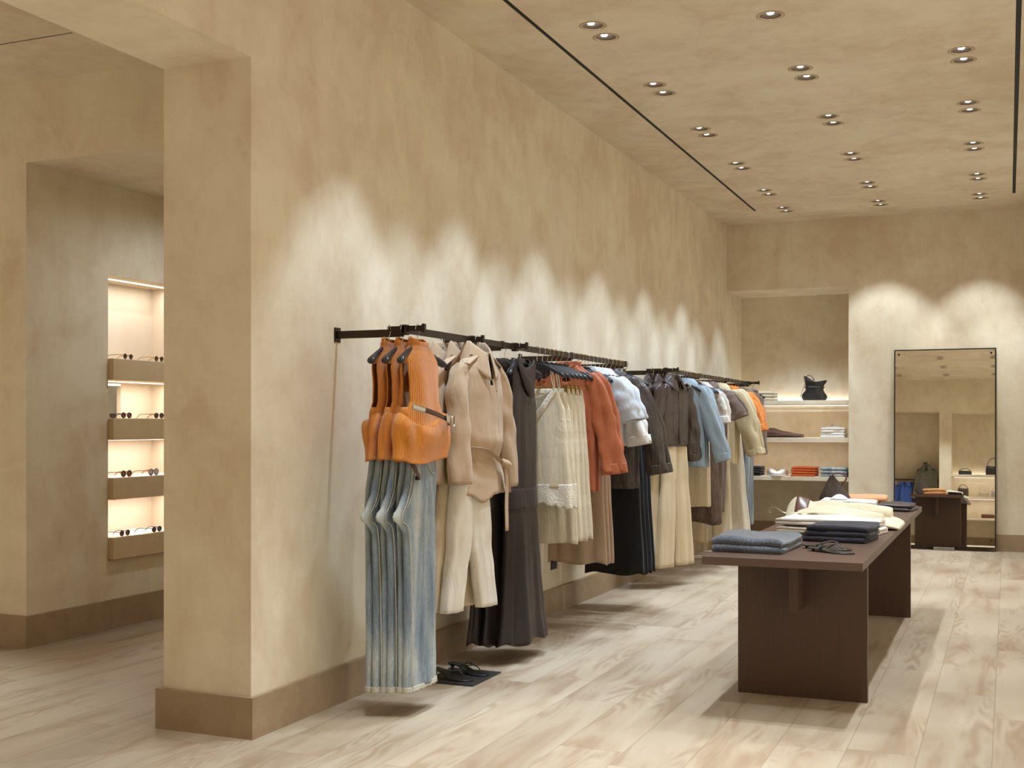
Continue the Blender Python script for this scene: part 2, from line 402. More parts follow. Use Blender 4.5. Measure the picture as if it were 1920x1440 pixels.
# ------------------------------------------------------------------ ceiling downlights
CUP = M_plain('downlight_baffle', srgb(74,60,46), .5, .2)
RIM = M_plain('downlight_rim', srgb(196,176,140), .7)
GAP = M_plain('shadow_gap', srgb(74,60,44), .8)
LAMP = M_emit('lamp_lens', (1, .97, .92, 1), 9)
def ring_mesh(name, ri, ro, z0, z1, mat, parent, n=40):
    P = [[(r*math.cos(2*PI*j/n), r*math.sin(2*PI*j/n), z) for j in range(n)] for r, z in ((ri, z1), (ri, z0), (ro, z0), (ro, z1))]
    return grid(name, P, mat, parent, True, smooth=False)
def lathe(name, prof, mat, parent=None, n=32, loc=(0,0,0), capA=False, capB=False):
    P = [[(loc[0]+r*math.cos(2*PI*j/n), loc[1]+r*math.sin(2*PI*j/n), loc[2]+z) for j in range(n)] for r, z in prof]
    return grid(name, P, mat, parent, True, capA=capA, capB=capB)
proto = None
def spot(parent, tilt, power, angle, blend=.55, col=None):
    d = bpy.data.lights.new('lamp_beam', 'SPOT'); d.energy = power; d.color = col or WARM
    d.spot_size = math.radians(angle); d.spot_blend = blend; d.shadow_soft_size = .028
    o = bpy.data.objects.new('lamp_beam', d); link(o, parent); o.location = (0, 0, -.012)
    o.rotation_euler = tilt; return o
colname = {-2.277: 'near the clothing wall', -1.275: 'in the middle row', -.27: 'in the right row'}
def downlight(x, y, z, label, group, tilt, power, angle, lens=(0,0), col=None):
    global proto
    if proto is None:
        t = thing('ceiling_downlight', label, 'ceiling light', (x, y, z), 0, group)
        lathe('baffle', [(.0632, 0), (.060, .004), (.048, .06), (.036, .085), (.0, .09)], CUP, t)
        ring_mesh('rim', .0628, .079, -.0015, .0, RIM, t)
        ring_mesh('shadow_gap', .079, .0815, -.0008, .0, GAP, t)
        lathe('lens', [(.0, .010), (.018, .011), (.021, .017), (.022, .06)], LAMP, t, 24)
        proto = t
    else:
        t = proto.copy(); link(t); t.location = (x, y, z); tag(t, label, 'ceiling light', group)
        for ch in proto.children:
            if ch.type == 'MESH': c = ch.copy(); link(c, t)
    for ch in t.children:
        if ch.name.startswith('lens'): ch.location = (lens[0], lens[1], 0)
    spot(t, tilt, power, angle, col=col)
    return t
ordn = ['first', 'second', 'third', 'fourth', 'fifth', 'sixth', 'seventh', 'eighth', 'ninth', 'tenth', 'eleventh']
ys_sorted = sorted(R1+NEAR)
for x, y, cx_ in lights:
    row = min(range(len(ys_sorted)), key=lambda i: abs(ys_sorted[i]-y)); far = y > ys_sorted[row]
    n_from_far = len(ys_sorted)-1-row
    lab = 'round recessed downlight, %s of pair %s from far wall, %s' % ('far one' if far else 'near one', ordn[n_from_far], colname[cx_])
    if cx_ == -2.277 and y < 4.5: aim = (0, -math.radians(6), 0); pw, an, ln = SPOT, 56, (0, 0)
    elif cx_ == -2.277:                        # aimed onto the clothes and the wall
        aim = (-math.radians(4), math.radians(12), 0) if not far else (math.radians(10), math.radians(9), 0)
        pw, an, ln = SPOT*1.2, 52, (-.012, 0)
    elif cx_ == -.27:
        aim = (math.radians(6), -math.radians(8), 0) if far else (-math.radians(8), math.radians(10), 0); pw, an, ln = SPOT*.88, 58, (0, .006)
    else:
        aim = (math.radians(-8), math.radians(7), 0) if far else (math.radians(8), -math.radians(6), 0); pw, an, ln = SPOT, 60, (0, 0)
    if y > 12.9 and not far: aim = (math.radians(24), 0, 0)
    downlight(x, y, CZ, lab, 'recessed downlights in the shop ceiling', aim, pw*(1.25 if y < 4.5 and cx_ != -2.277 else 1), an, ln, COOL if cx_ == -2.277 and y > 4.5 else None)
for i, (x, y) in enumerate([(-4.6, 6.8), (-4.6, 8.3)]):  # two lamps added out of view to fill the dark corridor
    downlight(x, y, HZ, 'added round fill downlight in the corridor ceiling, %s from the opening' % ordn[i], 'added fill downlights in the corridor', (0, 0, 0), SPOT*.28, 172)
for i, (x, y) in enumerate(LEFT):
    downlight(x, y, 3.53, 'added round recessed downlight %s in the ceiling of the left room' % ordn[i], 'added downlights in the left room', (0, math.radians(10) if x > -5 else 0, 0), SPOT*2.6, 66)

# ------------------------------------------------------------------ clothing racks on the long wall
RX, RZ = -2.725, 1.88                       # rail line and its top
def rack(name, y0, y1, arms, label, ends):
    t = thing(name, label, 'clothes rack', (WX, y0, 1.86))
    T = Vector((WX, y0, 1.86))
    def bar(nm, x0, x1, a, b, z0, z1, bev=.0015):
        return boxo(nm, x0-T.x, x1-T.x, a-T.y, b-T.y, z0-T.z, z1-T.z, BRONZE, t, bev)
    bar('rail', RX-.008, RX+.008, y0, y1, RZ-.036, RZ, .002)
    for y in arms:
        bar('arm', WX, RX-.008, y-.008, y+.008, RZ-.052, RZ-.014)
        bar('wall_plate', WX, WX+.004, y-.03, y+.03, RZ-.07, RZ+.004)
    for y, x0, x1 in ends:
        b = bar('face_out_bar', x0, x1, y-.007, y+.007, RZ-.028, RZ, .001)
        bar('clamp', RX-.018, RX+.018, y-.02, y+.02, RZ-.044, RZ+.006, .004)
        bar('end_stop', x1-.008, x1+.008, y-.011, y+.011, RZ-.034, RZ+.008, .003)
    for y in arms[1:]: bar('rail_joint', RX-.012, RX+.012, y-.012, y+.012, RZ-.04, RZ+.004, .002)
    return t
rack('clothing_rack', 5.13, 8.80, (5.154, 6.36, 7.574, 8.762), 'dark bronze wall rack nearest the column, carrying the first outfits', [(5.15, RX-.09, -2.62), (5.94, -2.9, -2.66), (6.56, -2.88, -2.65)])
rack('clothing_rack', 9.93, 13.60, (9.978, 11.186, 12.394, 13.55), 'dark bronze wall rack nearest the shelf alcove, beyond the first rack', [(9.96, -2.9, -2.62), (13.45, -2.8, -2.6)])

# ------------------------------------------------------------------ hangers
hp = {}
def hanger(x, y, label, clip=False, rz=0, z=RZ, group=None, text=False, half=.2):
    key = (clip, half)
    if key not in hp:
        t = thing('clip_hanger' if clip else 'clothes_hanger', label, 'clothes hanger')
        P = []; n = 14
        for i in range(41):
            u = i/20-1; a = abs(u); xx = half*u
            zc = -.103-.082*a**1.25; hh = .017-.003*a+.004*max(0, a-.7)/.3; dd = .007+.017*a**1.6; yy = -.03*a*a
            f = 1 if a < .93 else math.sqrt(max(.02, 1-((a-.93)/.07)**2*.93))
            P.append([(xx, yy+dd*f*math.cos(2*PI*j/n), zc+hh*f*math.sin(2*PI*j/n)) for j in range(n)])
        grid('shoulder_bar', P, BLACK, t, True, capA=True, capB=True)
        bm = bmesh.new(); pr = [(-.034, -.085), (.034, -.085), (.075, -.118), (.06, -.150), (-.06, -.150), (-.075, -.118)]
        vs = [bm.verts.new((a, s_, b)) for s_ in (-.006, .006) for a, b in pr]
        bm.faces.new(vs[:6]); bm.faces.new(vs[6:][::-1])
        for i in range(6): bm.faces.new((vs[i], vs[i+6], vs[(i+1) % 6+6], vs[(i+1) % 6]))
        from_bm('neck_plate', bm, BLACK, t)
        tube('hook', [(0, 0, -.09), (0, 0, -.058), (.011, 0, -.044), (.019, 0, -.022), (.015, 0, -.003), (0, 0, .006), (-.014, 0, -.002), (-.019, 0, -.02)], .0021, GOLD if clip else CHROME, t, n=7, sub=4, up=(0,1,0))
        if clip:
            tube('drop_rod', [(-.04, 0, -.14), (-.04, 0, -.245)], .0016, GOLD, t, n=6); tube('drop_rod', [(.04, 0, -.14), (.04, 0, -.245)], .0016, GOLD, t, n=6)
            tube('clip_bar', [(-.17, 0, -.245), (.17, 0, -.245)], .0022, GOLD, t, n=7)
            for s_ in (-.13, .13):
                bm = bmesh.new(); box(bm, s_-.012, s_+.012, -.011, -.004, -.285, -.232, .002); box(bm, s_-.012, s_+.012, .004, .011, -.285, -.232, .002); box(bm, s_-.010, s_+.010, -.006, .006, -.242, -.234)
                from_bm('clip', bm, GOLD, t)
        hp[key] = t; r = t
    else:
        r = hp[key].copy(); link(r)
        for ch in hp[key].children:
            if ch.name.startswith('lettering'): continue
            link(ch.copy(), r)
    r.location = (x, y, z); r.rotation_euler = (0, 0, rz); tag(r, label, 'clothes hanger', group)
    if 'group' in r and not group: del r['group']
    return r
def lettering(txt, size, mat, parent, loc, rot):
    cu = bpy.data.curves.new('lettering', 'FONT'); cu.body = txt; cu.size = size; cu.align_x = 'CENTER'; cu.extrude = .0002
    o = bpy.data.objects.new('lettering', cu); link(o); bpy.context.view_layer.update()
    me = bpy.data.meshes.new_from_object(o.evaluated_get(bpy.context.evaluated_depsgraph_get())); bpy.data.objects.remove(o)
    me.materials.clear(); me.materials.append(mat)
    q = link(bpy.data.objects.new('lettering', me), parent); q.location = loc; q.rotation_euler = rot; return q

# ------------------------------------------------------------------ cloth colours
ORANGE = fab('orange_rib_knit', srgb(210,130,44), 'rib')
DENIM = fab('washed_blue_denim', srgb(138,150,157), 'denim', srgb(186,190,186))
TRENCH = fab('beige_gabardine', srgb(186,160,130), 'weave')
TRENCH_IN = fab('beige_gabardine_lining', srgb(172,140,104), 'weave')
OFFWHITE = fab('off_white_twill', srgb(228,220,206), 'weave')
CREAM = fab('cream_twill', srgb(219,202,170), 'weave')
ESPRESSO = fab('espresso_satin', srgb(50,41,37), 'satin')
IVORY = fab('ivory_crinkle', srgb(226,213,186), 'crinkle')
LACE = fab('ivory_lace', srgb(238,230,212), 'lace')
RUST = fab('rust_crinkle', srgb(186,104,66), 'crinkle')
TAUPE = fab('taupe_satin', srgb(182,156,132), 'satin')
FUZZ = fab('pale_grey_mohair', srgb(182,188,192), 'knit', srgb(214,218,222))
WHITE = fab('white_cotton', srgb(235,232,226), 'weave')
LEATHER = fab('dark_brown_leather', srgb(64,54,48), 'leather')
LEATHER2 = fab('chocolate_leather', srgb(62,46,38), 'leather')
INK = fab('black_crepe', srgb(30,30,32), 'weave')
SKYB = fab('light_blue_lyocell', srgb(160,176,186), 'weave')
BEIGE = fab('beige_linen', srgb(212,193,158), 'linen')
BOUCLE = fab('ivory_boucle', srgb(214,206,194), 'knit', srgb(236,230,220))
MINK = fab('mink_brown_cotton', srgb(124,106,96), 'weave')
BROWNL = fab('brown_soft_leather', srgb(92,68,56), 'leather')
SAND = fab('sand_cotton', srgb(216,200,164), 'weave')
TANG = fab('orange_sweatshirt_fleece', srgb(222,136,60), 'weave')
CAMEL = fab('taupe_knit', srgb(134,116,100), 'weave')
STITCH = fab('pale_denim_stitching', srgb(186,182,166), 'weave')
BTN = M_plain('horn_button', srgb(58,50,46), .35)

def place(t, x, y, rz=0, z=RZ): t.location = (x, y, z); t.rotation_euler = (0, 0, rz)
def clone(t, name=None):
    r = t.copy(); link(r)
    for ch in t.children:
        c = ch.copy(); link(c, r)
        for g in ch.children: link(g.copy(), c)
    return r

# ---- orange sleeveless turtleneck; its hem is tucked up and bloused over a belt
def turtleneck(label, seed):
    t = thing('sleeveless_top', label, 'top', group='orange ribbed sleeveless tops at the front of the rack')
    prof = [(-.082, 0, .060, .046, -.004), (-.100, 0, .062, .048, -.004), (-.122, 0, .078, .052, -.004), (-.148, 0, .118, .056, -.006), (-.172, 0, .148, .056, -.008), (-.21, 0, .160, .058, -.01),
            (-.28, 0, .150, .062, -.012), (-.37, 0, .152, .068, -.012), (-.43, 0, .185, .074, -.012), (-.50, 0, .190, .07, -.012), (-.56, 0, .175, .06, -.01), (-.60, 0, .155, .052, -.008)]
    def sk(a, u):                                  # the arm openings
        z = -.082-.518*a**1.25
        side = min(u, 1-u) < .035 or abs(u-.5) < .035
        return side and -.40 < z < -.185
    def ex(x, y, z, th, tt):
        f = max(0, -math.sin(th)); v = max(0, 1-abs(x)/.05)
        if z > -.15: z -= .018*f*v                  # dip of the collar in front
        y -= .022*f*math.exp(-((z+.52)/.05)**2); return x, y, z
    body('rib_body', prof, ORANGE, t, k=3, amp=(0, .010), seed=seed, N=96, M=56, skip=sk, wob=.008, solid=.005, extra=ex)
    # bloused peplum that rolls over the waist
    P = []
    R = random.Random(seed+9); f0 = R.random()*6
    prof2 = [(-.50, .150, .050), (-.475, .160, .066), (-.455, .178, .088), (-.448, .198, .108), (-.462, .215, .124), (-.495, .228, .132), (-.54, .232, .128), (-.58, .226, .116), (-.62, .222, .104), (-.655, .226, .100)]
    for i in range(29):
        q = cat(prof2, i/28); row = []
        for j in range(110):
            th = 2*PI*j/110; cx_, sy_ = se(th, 2.4)
            d = .016*math.sin(5*th+f0+i*.10)*(.35+.65*i/28)+.024*noise.noise(Vector((cx_*2.4+seed, sy_*2.4, i*.10)))
            sag = .024*math.sin(2*th+f0)+.016*math.cos(th*3+f0)-.018*max(0, -math.sin(th))
            row.append(((q[1]+d)*cx_, (q[2]+d)*sy_*.72-.012, q[0]+sag*(1-i/40)))
        P.append(row)
    grid('gathered_hem', P, ORANGE, t, True, solid=.006)
    # standing collar
    P = []
    for i in range(9):
        a = i/8; row = []
        for j in range(60):
            th = 2*PI*j/60; f = max(0, -math.sin(th)); r = 1-.08*a
            row.append((.060*math.cos(th)*r, -.004+.046*math.sin(th)*r, -.098+.046*a-.030*f*a-.012*a*abs(math.cos(th))))
        P.append(row)
    grid('collar', P, ORANGE, t, True, solid=.006)
    return t
TOPX = (-2.655, -2.730, -2.800)
tops = []
for i, (w, x) in enumerate(zip(('outermost', 'middle', 'innermost'), TOPX)):
    lab = 'orange ribbed sleeveless turtleneck, %s of the three%s' % (w, ', with brown belt' if i == 0 else '')
    t = turtleneck(lab, 3+i); place(t, x, 5.15-.012*i, PI/2); t.scale = (1, 1 if i == 0 else .62, 1); tops.append(t)
    hanger(x, 5.15-.012*i, 'black hanger with exposed rounded tips in the %s orange turtleneck' % w, rz=PI/2, group='hangers of the orange tops', half=.235)
# belt worn by the outermost top
bt = thing('leather_belt', 'dark brown leather belt with silver tip and buckle on the outermost orange top', 'belt'); place(bt, TOPX[0], 5.15, PI/2)
SILV = M_plain('antique_silver', srgb(196,190,178), .3, .9)
BELT = M_plain('dark_brown_belt_leather', srgb(74,46,34), .4, bump=.3)
def strap(name, pts, w, t_, mat, parent, sub=5): return tube(name, pts, [(t_/2, w/2)]*len(pts), mat, parent, n=10, sub=sub, up=(0,0,1))
strap('strap', [(-.145, -.088, -.405), (-.05, -.117, -.428), (.06, -.122, -.452), (.13, -.112, -.470), (.165, -.08, -.478)], .025, .005, BELT, bt)
strap('silver_tip', [(-.205, -.082, -.398), (-.185, -.086, -.402), (-.145, -.094, -.410), (-.118, -.101, -.416)], .029, .008, SILV, bt)
tube('keeper', [(.062, -.130, -.430), (.068, -.132, -.474)], [(.010, .004)]*2, SILV, bt, n=8, up=(0,1,0))
tube('keeper', [(.082, -.128, -.434), (.088, -.130, -.478)], [(.010, .004)]*2, SILV, bt, n=8, up=(0,1,0))
bk = [(.135+.030*math.cos(a), -.128+.006*math.cos(a), -.468+.030*math.sin(a)) for a in [2*PI*i/10 for i in range(10)]]
tube('buckle', bk, .0042, SILV, bt, n=8, sub=3, up=(0,1,0), closed=True)
strap('hanging_end', [(-.16, -.03, -.62), (-.165, -.055, -.66), (-.15, -.075, -.71), (-.11, -.07, -.735), (-.08, -.03, -.74)], .022, .004, BELT, bt)

# ---- folded jeans
def jeans(label, seed):
    t = thing('blue_jeans', label, 'jeans', group='washed blue jeans under the orange tops')
    # local x along the width (crotch at -x), z down; two legs lie one behind the other
    def leg(dy, s2, grow, cr=True):
        prof = [(-.63, .03, .140, .015, dy), (-.70, .025, .150, .017, dy), (-.80, .008, .165, .018, dy), (-.87, -.02, .186, .018, dy), (-.905, -.045, .212, .017, dy), (-.925, -.052, .216, .015, dy), (-.95, -.022, .186, .016, dy), (-1.00, .005, .160, .018, dy),
                (-1.25, .012, .152, .021+grow, dy), (-1.50, .012, .152, .023+grow, dy), (-1.755, .012, .156, .025+grow, dy)]
        if not cr: prof = [(z, max(c, .0), min(a, .158), b, y) for z, c, a, b, y in prof]
        return body('leg', prof, DENIM, t, k=3, amp=(0, .007), seed=s2, N=64, M=60, wob=.007, solid=.003, power=3)
    lg1 = leg(-.016, seed, 0); lg2 = leg(.018, seed+5, 0, False)
    body('waistband', [(-.598, .032, .136, .034, 0), (-.635, .030, .141, .036, 0)], DENIM, t, k=2, amp=(0, 0), seed=seed, N=40, M=3, solid=.005, wob=0, power=3)
    # outseam, inseam and pocket stitching
    y_ = -.042
    tube('inseam', [(-.10, y_+.008, -.66), (-.125, y_+.006, -.78), (-.17, y_+.004, -.86), (-.21, y_+.006, -.905), (-.20, y_+.01, -.94), (-.143, y_+.004, -.99), (-.125, y_, -1.25), (-.125, y_-.004, -1.5), (-.128, y_-.006, -1.74)], [(.0032, .0022)]*9, STITCH, t, n=6, up=(0,1,0))
    tube('fly_seam', [(-.075, y_+.006, -.64), (-.085, y_+.004, -.74), (-.125, y_+.004, -.83), (-.165, y_+.004, -.875)], [(.0028, .002)]*4, STITCH, t, n=6, up=(0,1,0))
    tube('pocket_edge', [(.045, y_+.006, -.637), (.05, y_, -.67), (.085, y_, -.715), (.135, y_+.006, -.725)], [(.003, .002)]*4, STITCH, t, n=6, up=(0,1,0))
    # turned hem with fringe
    body('frayed_hem', [(-1.732, .012, .1585, .028, -.016), (-1.758, .012, .1600, .030, -.016)], STITCH, lg1, k=9, amp=(.0012, .002), seed=seed, N=90, M=5, solid=.003, wob=.002, power=3, hem=.004, hemk=23)
    body('frayed_hem', [(-1.732, .012, .1585, .028, .018), (-1.758, .012, .1600, .030, .018)], STITCH, lg2, k=9, amp=(.0012, .002), seed=seed+1, N=90, M=5, solid=.003, wob=.002, power=3, hem=.004, hemk=23)
    return t
for i, (w, x) in enumerate(zip(('outermost', 'middle', 'innermost'), TOPX)):
    t = jeans('washed blue wide jeans folded lengthwise, %s of three, under the orange tops' % w, 20+i*7)
    place(t, x, 5.135-.022*i, PI/2)

# ---- trench coat (short, belted)
def collar(name, mat, parent, r0=(.07, .055), z0=-.10, h=.05, fall=.0, spread=.03, gap=.5, point=.03, N=40, yoff=0, solid=.004):
    """turned collar open in front: rises h, then rolls outward and falls"""
    P = []; rows = [(0, 0, 0), (.5, .004, h*.6), (1, .012, h), (1.15, .022, h*.98), (1.5, .035+spread*.5, h-fall*.5), (2, .045+spread, h-fall)] if fall else [(0, 0, 0), (.4, .004, h*.4), (.8, .010, h*.8), (1, .016, h)]
    T = 14
    for i in range(T+1):
        q = cat(rows, i/T); row = []
        for j in range(N+1):
            a = -PI/2+gap+(2*PI-2*gap)*j/N; fr = max(0, -math.sin(a))
            e = q[1]; tip = (i/T)**2*point*fr**2
            row.append(((r0[0]+e)*math.cos(a), yoff+(r0[1]+e*.8)*math.sin(a)-fr*.012, z0+q[2]-fr*.05*(1 if fall else 1)-tip))
        P.append(row)
    return grid(name, P, mat, parent, False, solid=solid)
def trench(label, seed):
    t = thing('trench_coat', label, 'coat', group='beige trench coats on the rack')
    prof = [(-.085, 0, .070, .052, 0), (-.105, 0, .088, .058, 0), (-.140, 0, .150, .066, -.004), (-.172, 0, .196, .070, -.006), (-.21, 0, .214, .074, -.008), (-.32, 0, .222, .084, -.01), (-.50, 0, .212, .088, -.012), (-.62, .01, .178, .078, -.012), (-.665, .012, .168, .072, -.01),
            (-.70, .01, .182, .084, -.012), (-.78, .005, .212, .098, -.014), (-.86, 0, .226, .104, -.014)]
    def ex(x, y, z, th, tt):
        f = max(0, -math.sin(th))
        if f > .2 and x > -.0 and x < .045: y -= .010*min(1, tt*4)      # overlapping front panel
        if z < -.66: z -= .05*math.exp(-((x+.10)/.06)**2)*f*((-.66-z)/.2)
        y -= .02*f*math.exp(-((z+.58)/.05)**2)
        return x, y, z
    def sk(a, u):
        z = -.085-.775*a**1.25
        return abs(u-.75) < .045-(.045*max(0, (-.10-z))/.16) and z > -.26
    body('coat_body', prof, TRENCH, t, k=5, amp=(0, .013), seed=seed, N=96, M=60, wob=.012, solid=.004, extra=ex, skip=sk)
    sleeve('sleeve', [(-.178, -.004, -.175), (-.222, -.012, -.25), (-.25, -.03, -.42), (-.262, -.045, -.60), (-.272, -.055, -.80)], [(.034, .048), (.054, .058), (.064, .064), (.068, .066), (.074, .064)], TRENCH, t, seed, .009)
    sleeve('sleeve', [(.178, -.004, -.175), (.225, -.012, -.25), (.262, -.02, -.42), (.285, -.03, -.60), (.312, -.035, -.83)], [(.034, .048), (.054, .058), (.062, .060), (.066, .058), (.072, .056)], TRENCH, t, seed+3, .010)
    collar('collar', TRENCH, t, (.064, .055), -.105, .072, .105, .022, .20, .060)
    for s_ in (-1, 1):
        P = [[(s_*(.085+.10*a+.006*math.sin(6.28*b)), -.058-.002+.034*(1-b*2), -.118-.050*a+.012-(.006 if b in (0, 1) else 0)) for b in (0, .2, .5, .8, 1)] for a in [i/8 for i in range(9)]]
        P = [[(x, y*.62-.006, z-.002) for x, y, z in r] for r in P]
        ep = grid('shoulder_strap', P, TRENCH, t, False, solid=.005)
        lathe('strap_button', [(0, .004), (.009, .003), (.010, 0), (.0, -.002)], BTN, ep, 14, (s_*.105, -.028, -.108))
    lathe('button', [(0, .004), (.011, .003), (.012, 0), (.0, -.002)], BTN, t, 14, (.05, -.098, -.30)).rotation_euler = (0, 0, 0)
    # belt tied at the side with hanging ends
    ribbon('belt', [(-.19, -.03, -.60), (-.15, -.085, -.605), (-.06, -.114, -.62), (.03, -.122, -.665), (.10, -.125, -.70)], .042, .005, TRENCH, t, (0,0,1)).scale = (1,1,1)
    tube('belt_knot', [(.075, -.128, -.685), (.10, -.145, -.70), (.125, -.135, -.715), (.11, -.120, -.735)], [(.020, .016), (.026, .022), (.024, .020), (.014, .012)], TRENCH, t, n=14)
    strap('belt_end', [(.11, -.135, -.72), (.115, -.14, -.80), (.105, -.142, -.92), (.11, -.142, -1.07)], .004, .040, TRENCH, t)
    strap('belt_end', [(.12, -.13, -.72), (.135, -.128, -.78), (.15, -.128, -.86)], .004, .040, TRENCH, t)
    return t
TRX = (-2.69, -2.785, -2.875)
for i, (w, x) in enumerate(zip(('outermost', 'middle', 'innermost'), TRX)):
    t = trench('short beige trench coat with tied belt, %s of the three' % w, 40+i)
    place(t, x, 5.93-.025*i, PI/2-.10); t.scale = (1, .9 if i == 0 else .5, 1)
    hanger(x, 5.93-.025*i, 'black hanger inside the %s beige trench coat' % w, rz=PI/2-.10, group='hangers of the trench coats')

# ---- straight trousers, hanging from the waist
def trousers(name, label, mat, L, top=-.60, hw=.17, seed=1, spread=.06, legw=.095, legd=.034, flare=1.0, group=None, k=3, amp=.008, cr=.30):
    t = thing(name, label, 'trousers', group=group)
    body('waistband', [(top+.03, 0, hw*.90, .046, 0), (top-.012, 0, hw*.94, .050, 0)], mat, t, k=2, amp=(0, 0), N=48, M=3, wob=0, solid=.004, power=2.8)
    for s_ in (-1, 1):
        body('leg', [(top, s_*hw*.44, hw*.52, .046, -.002*s_), (top-.12, s_*hw*.50, hw*.58, .050, -.002*s_), (top-cr, s_*legw*.94, legw*1.04, .046, -.003*s_), (top-cr-.08, s_*(legw*.98), legw*.99, .042, -.004*s_), ((top-cr-L)/2, s_*(legw*1.02+spread*.45), legw*(.5+.5*flare), legd+.006, -.004*s_), (-L, s_*(legw*1.04+spread), legw*flare, legd+.004, -.004*s_)], mat, t, k=k, amp=(0, amp), seed=seed+s_+3, N=56, M=44, wob=.008, solid=.003, power=2.5)
    return t
t = trousers('white_trousers', 'off white straight trousers hanging under the outermost trench coat', OFFWHITE, 1.475, -.80, .14, 61, .055, .084, .034, .95, cr=.26); place(t, -2.68, 5.80, PI/2-.25)
t = trousers('cream_trousers', 'cream trousers hanging under the trench coats, nearer the wall', CREAM, 1.475, -.80, .14, 62, .03, .095, .03, 1.0, cr=.24); place(t, -2.77, 5.82, PI/2-.1)
t = trousers('cream_trousers', 'cream trousers hanging closest to the wall behind the jeans', CREAM, 1.46, -.80, .14, 63, .03, .095, .03, 1.0, cr=.24); place(t, -2.85, 5.85, PI/2-.1)

# ---- long dark dress with cowl neck
def dress(label, seed):
    t = thing('long_dress', label, 'dress', group='dark brown satin dresses on the rack')
    prof = [(-.088, 0, .100, .040, 0), (-.11, 0, .112, .046, 0), (-.15, 0, .134, .052, -.004), (-.20, 0, .145, .058, -.006), (-.30, 0, .148, .062, -.008), (-.38, 0, .168, .066, -.008), (-.60, 0, .176, .066, -.006), (-.86, 0, .182, .066, 0), (-.99, 0, .192, .070, 0)]
    def ex(x, y, z, th, tt):
        f = max(0, -math.sin(th)); v = math.exp(-(x/.075)**2)
        y -= f*v*.020*max(0, math.sin((z+.10)*46))*(1 if z > -.36 else 0)*(1-tt)
        if z > -.14: z -= .07*f*v*(1-((-.088-z)/.06 if z > -.148 else 1))
        return x, y, z
    body('bodice', prof, ESPRESSO, t, k=7, amp=(.001, .007), seed=seed, N=96, M=60, wob=.006, solid=.003, extra=ex,
         skip=lambda a, u: (min(u, 1-u) < .03 or abs(u-.5) < .03) and -.36 < (-.088-.902*a**1.25) < -.17)
    P = []
    for i in range(10):                               # draped cowl
        a = i/9; row = []
        for j in range(33):
            b = j/32*2-1; dr = (1-b*b)
            row.append((b*(.112+.01*a), -.050-.052*math.sin(a*2.6)*dr-.006*a, -.088-.035*a-dr*(.055+.13*a)+.012*math.sin(a*12)*dr))
        P.append(row)
    grid('cowl', P, ESPRESSO, t, False, solid=.003)
    body('yoke', [(-.86, 0, .187, .072, 0), (-.99, 0, .200, .076, 0)], ESPRESSO, t, k=6, amp=(.002, .004), seed=seed+1, N=80, M=8, solid=.003, wob=.003, power=2.3)
    body('skirt', [(-.975, 0, .193, .072, 0), (-1.10, 0, .205, .078, 0), (-1.35, 0, .222, .092, 0), (-1.60, 0, .248, .112, 0), (-1.765, 0, .285, .135, 0)], ESPRESSO, t, k=6, amp=(.004, .040), seed=seed+2, N=150, M=50, wob=.010, solid=.003, power=2.1, hem=.012, hemk=5)
    return t
DRX = (-2.69, -2.785, -2.865)
for i, (w, x) in enumerate(zip(('outermost', 'middle', 'innermost'), DRX)):
    t = dress('long dark brown satin dress with draped neck, %s of three' % w, 80+i*5)
    place(t, x, 6.56-.02*i, PI/2-.06); t.scale = (1, .75 if i == 0 else .45, 1)
    hanger(x, 6.56-.02*i, 'black hanger with bare tips holding the %s dark brown dress' % w, rz=PI/2-.06, group='hangers of the dark dresses', half=.22)

# ---- garments hung side by side along the rails, fronts towards the column
def cami(label, seed):
    t = thing('camisole', label, 'top', group='ivory lace camisoles on the rack')
    def ex(x, y, z, th, tt):
        f = abs(math.sin(th)); v = max(0, 1-abs(x)/.11)
        if tt < .4: z -= (.155 if math.sin(th) < 0 else .05)*v*(1-tt/.4)*f
        return x, y, z
    prof = [(-.262, 0, .125, .022, 0), (-.30, 0, .150, .028, 0), (-.40, 0, .185, .034, 0), (-.55, 0, .20, .036, 0), (-.88, .01, .215, .04, 0)]
    body('camisole_body', prof, IVORY, t, k=6, amp=(.001, .012), seed=seed, N=90, M=40, extra=ex, wob=.006, hem=0)
    for s_ in (-1, 1):                               # lace along the V neck and thin straps
        ribbon('lace_trim', [(s_*.128, -.022, -.262), (s_*.085, -.034, -.325), (s_*.045, -.038, -.385), (0, -.040, -.432)], .036, .004, LACE, t, (0,1,0))
        tube('strap', [(s_*.120, -.024, -.27), (s_*.105, -.024, -.20), (s_*.092, -.006, -.125), (s_*.105, .018, -.19), (s_*.115, .018, -.28)], .003, IVORY, t, n=6)
    body('lace_hem', [(-.855, .01, .218, .043, 0), (-.915, .01, .222, .045, 0), (-.955, .01, .224, .046, 0)], LACE, t, k=6, amp=(.011, .013), seed=seed, N=120, M=14, wob=.006, solid=.002,
         extra=lambda x, y, z, th, tt: (x, y, z-(.020*abs(math.sin(th*9))+.035*max(0, x/.2)*tt)*tt))
    return t
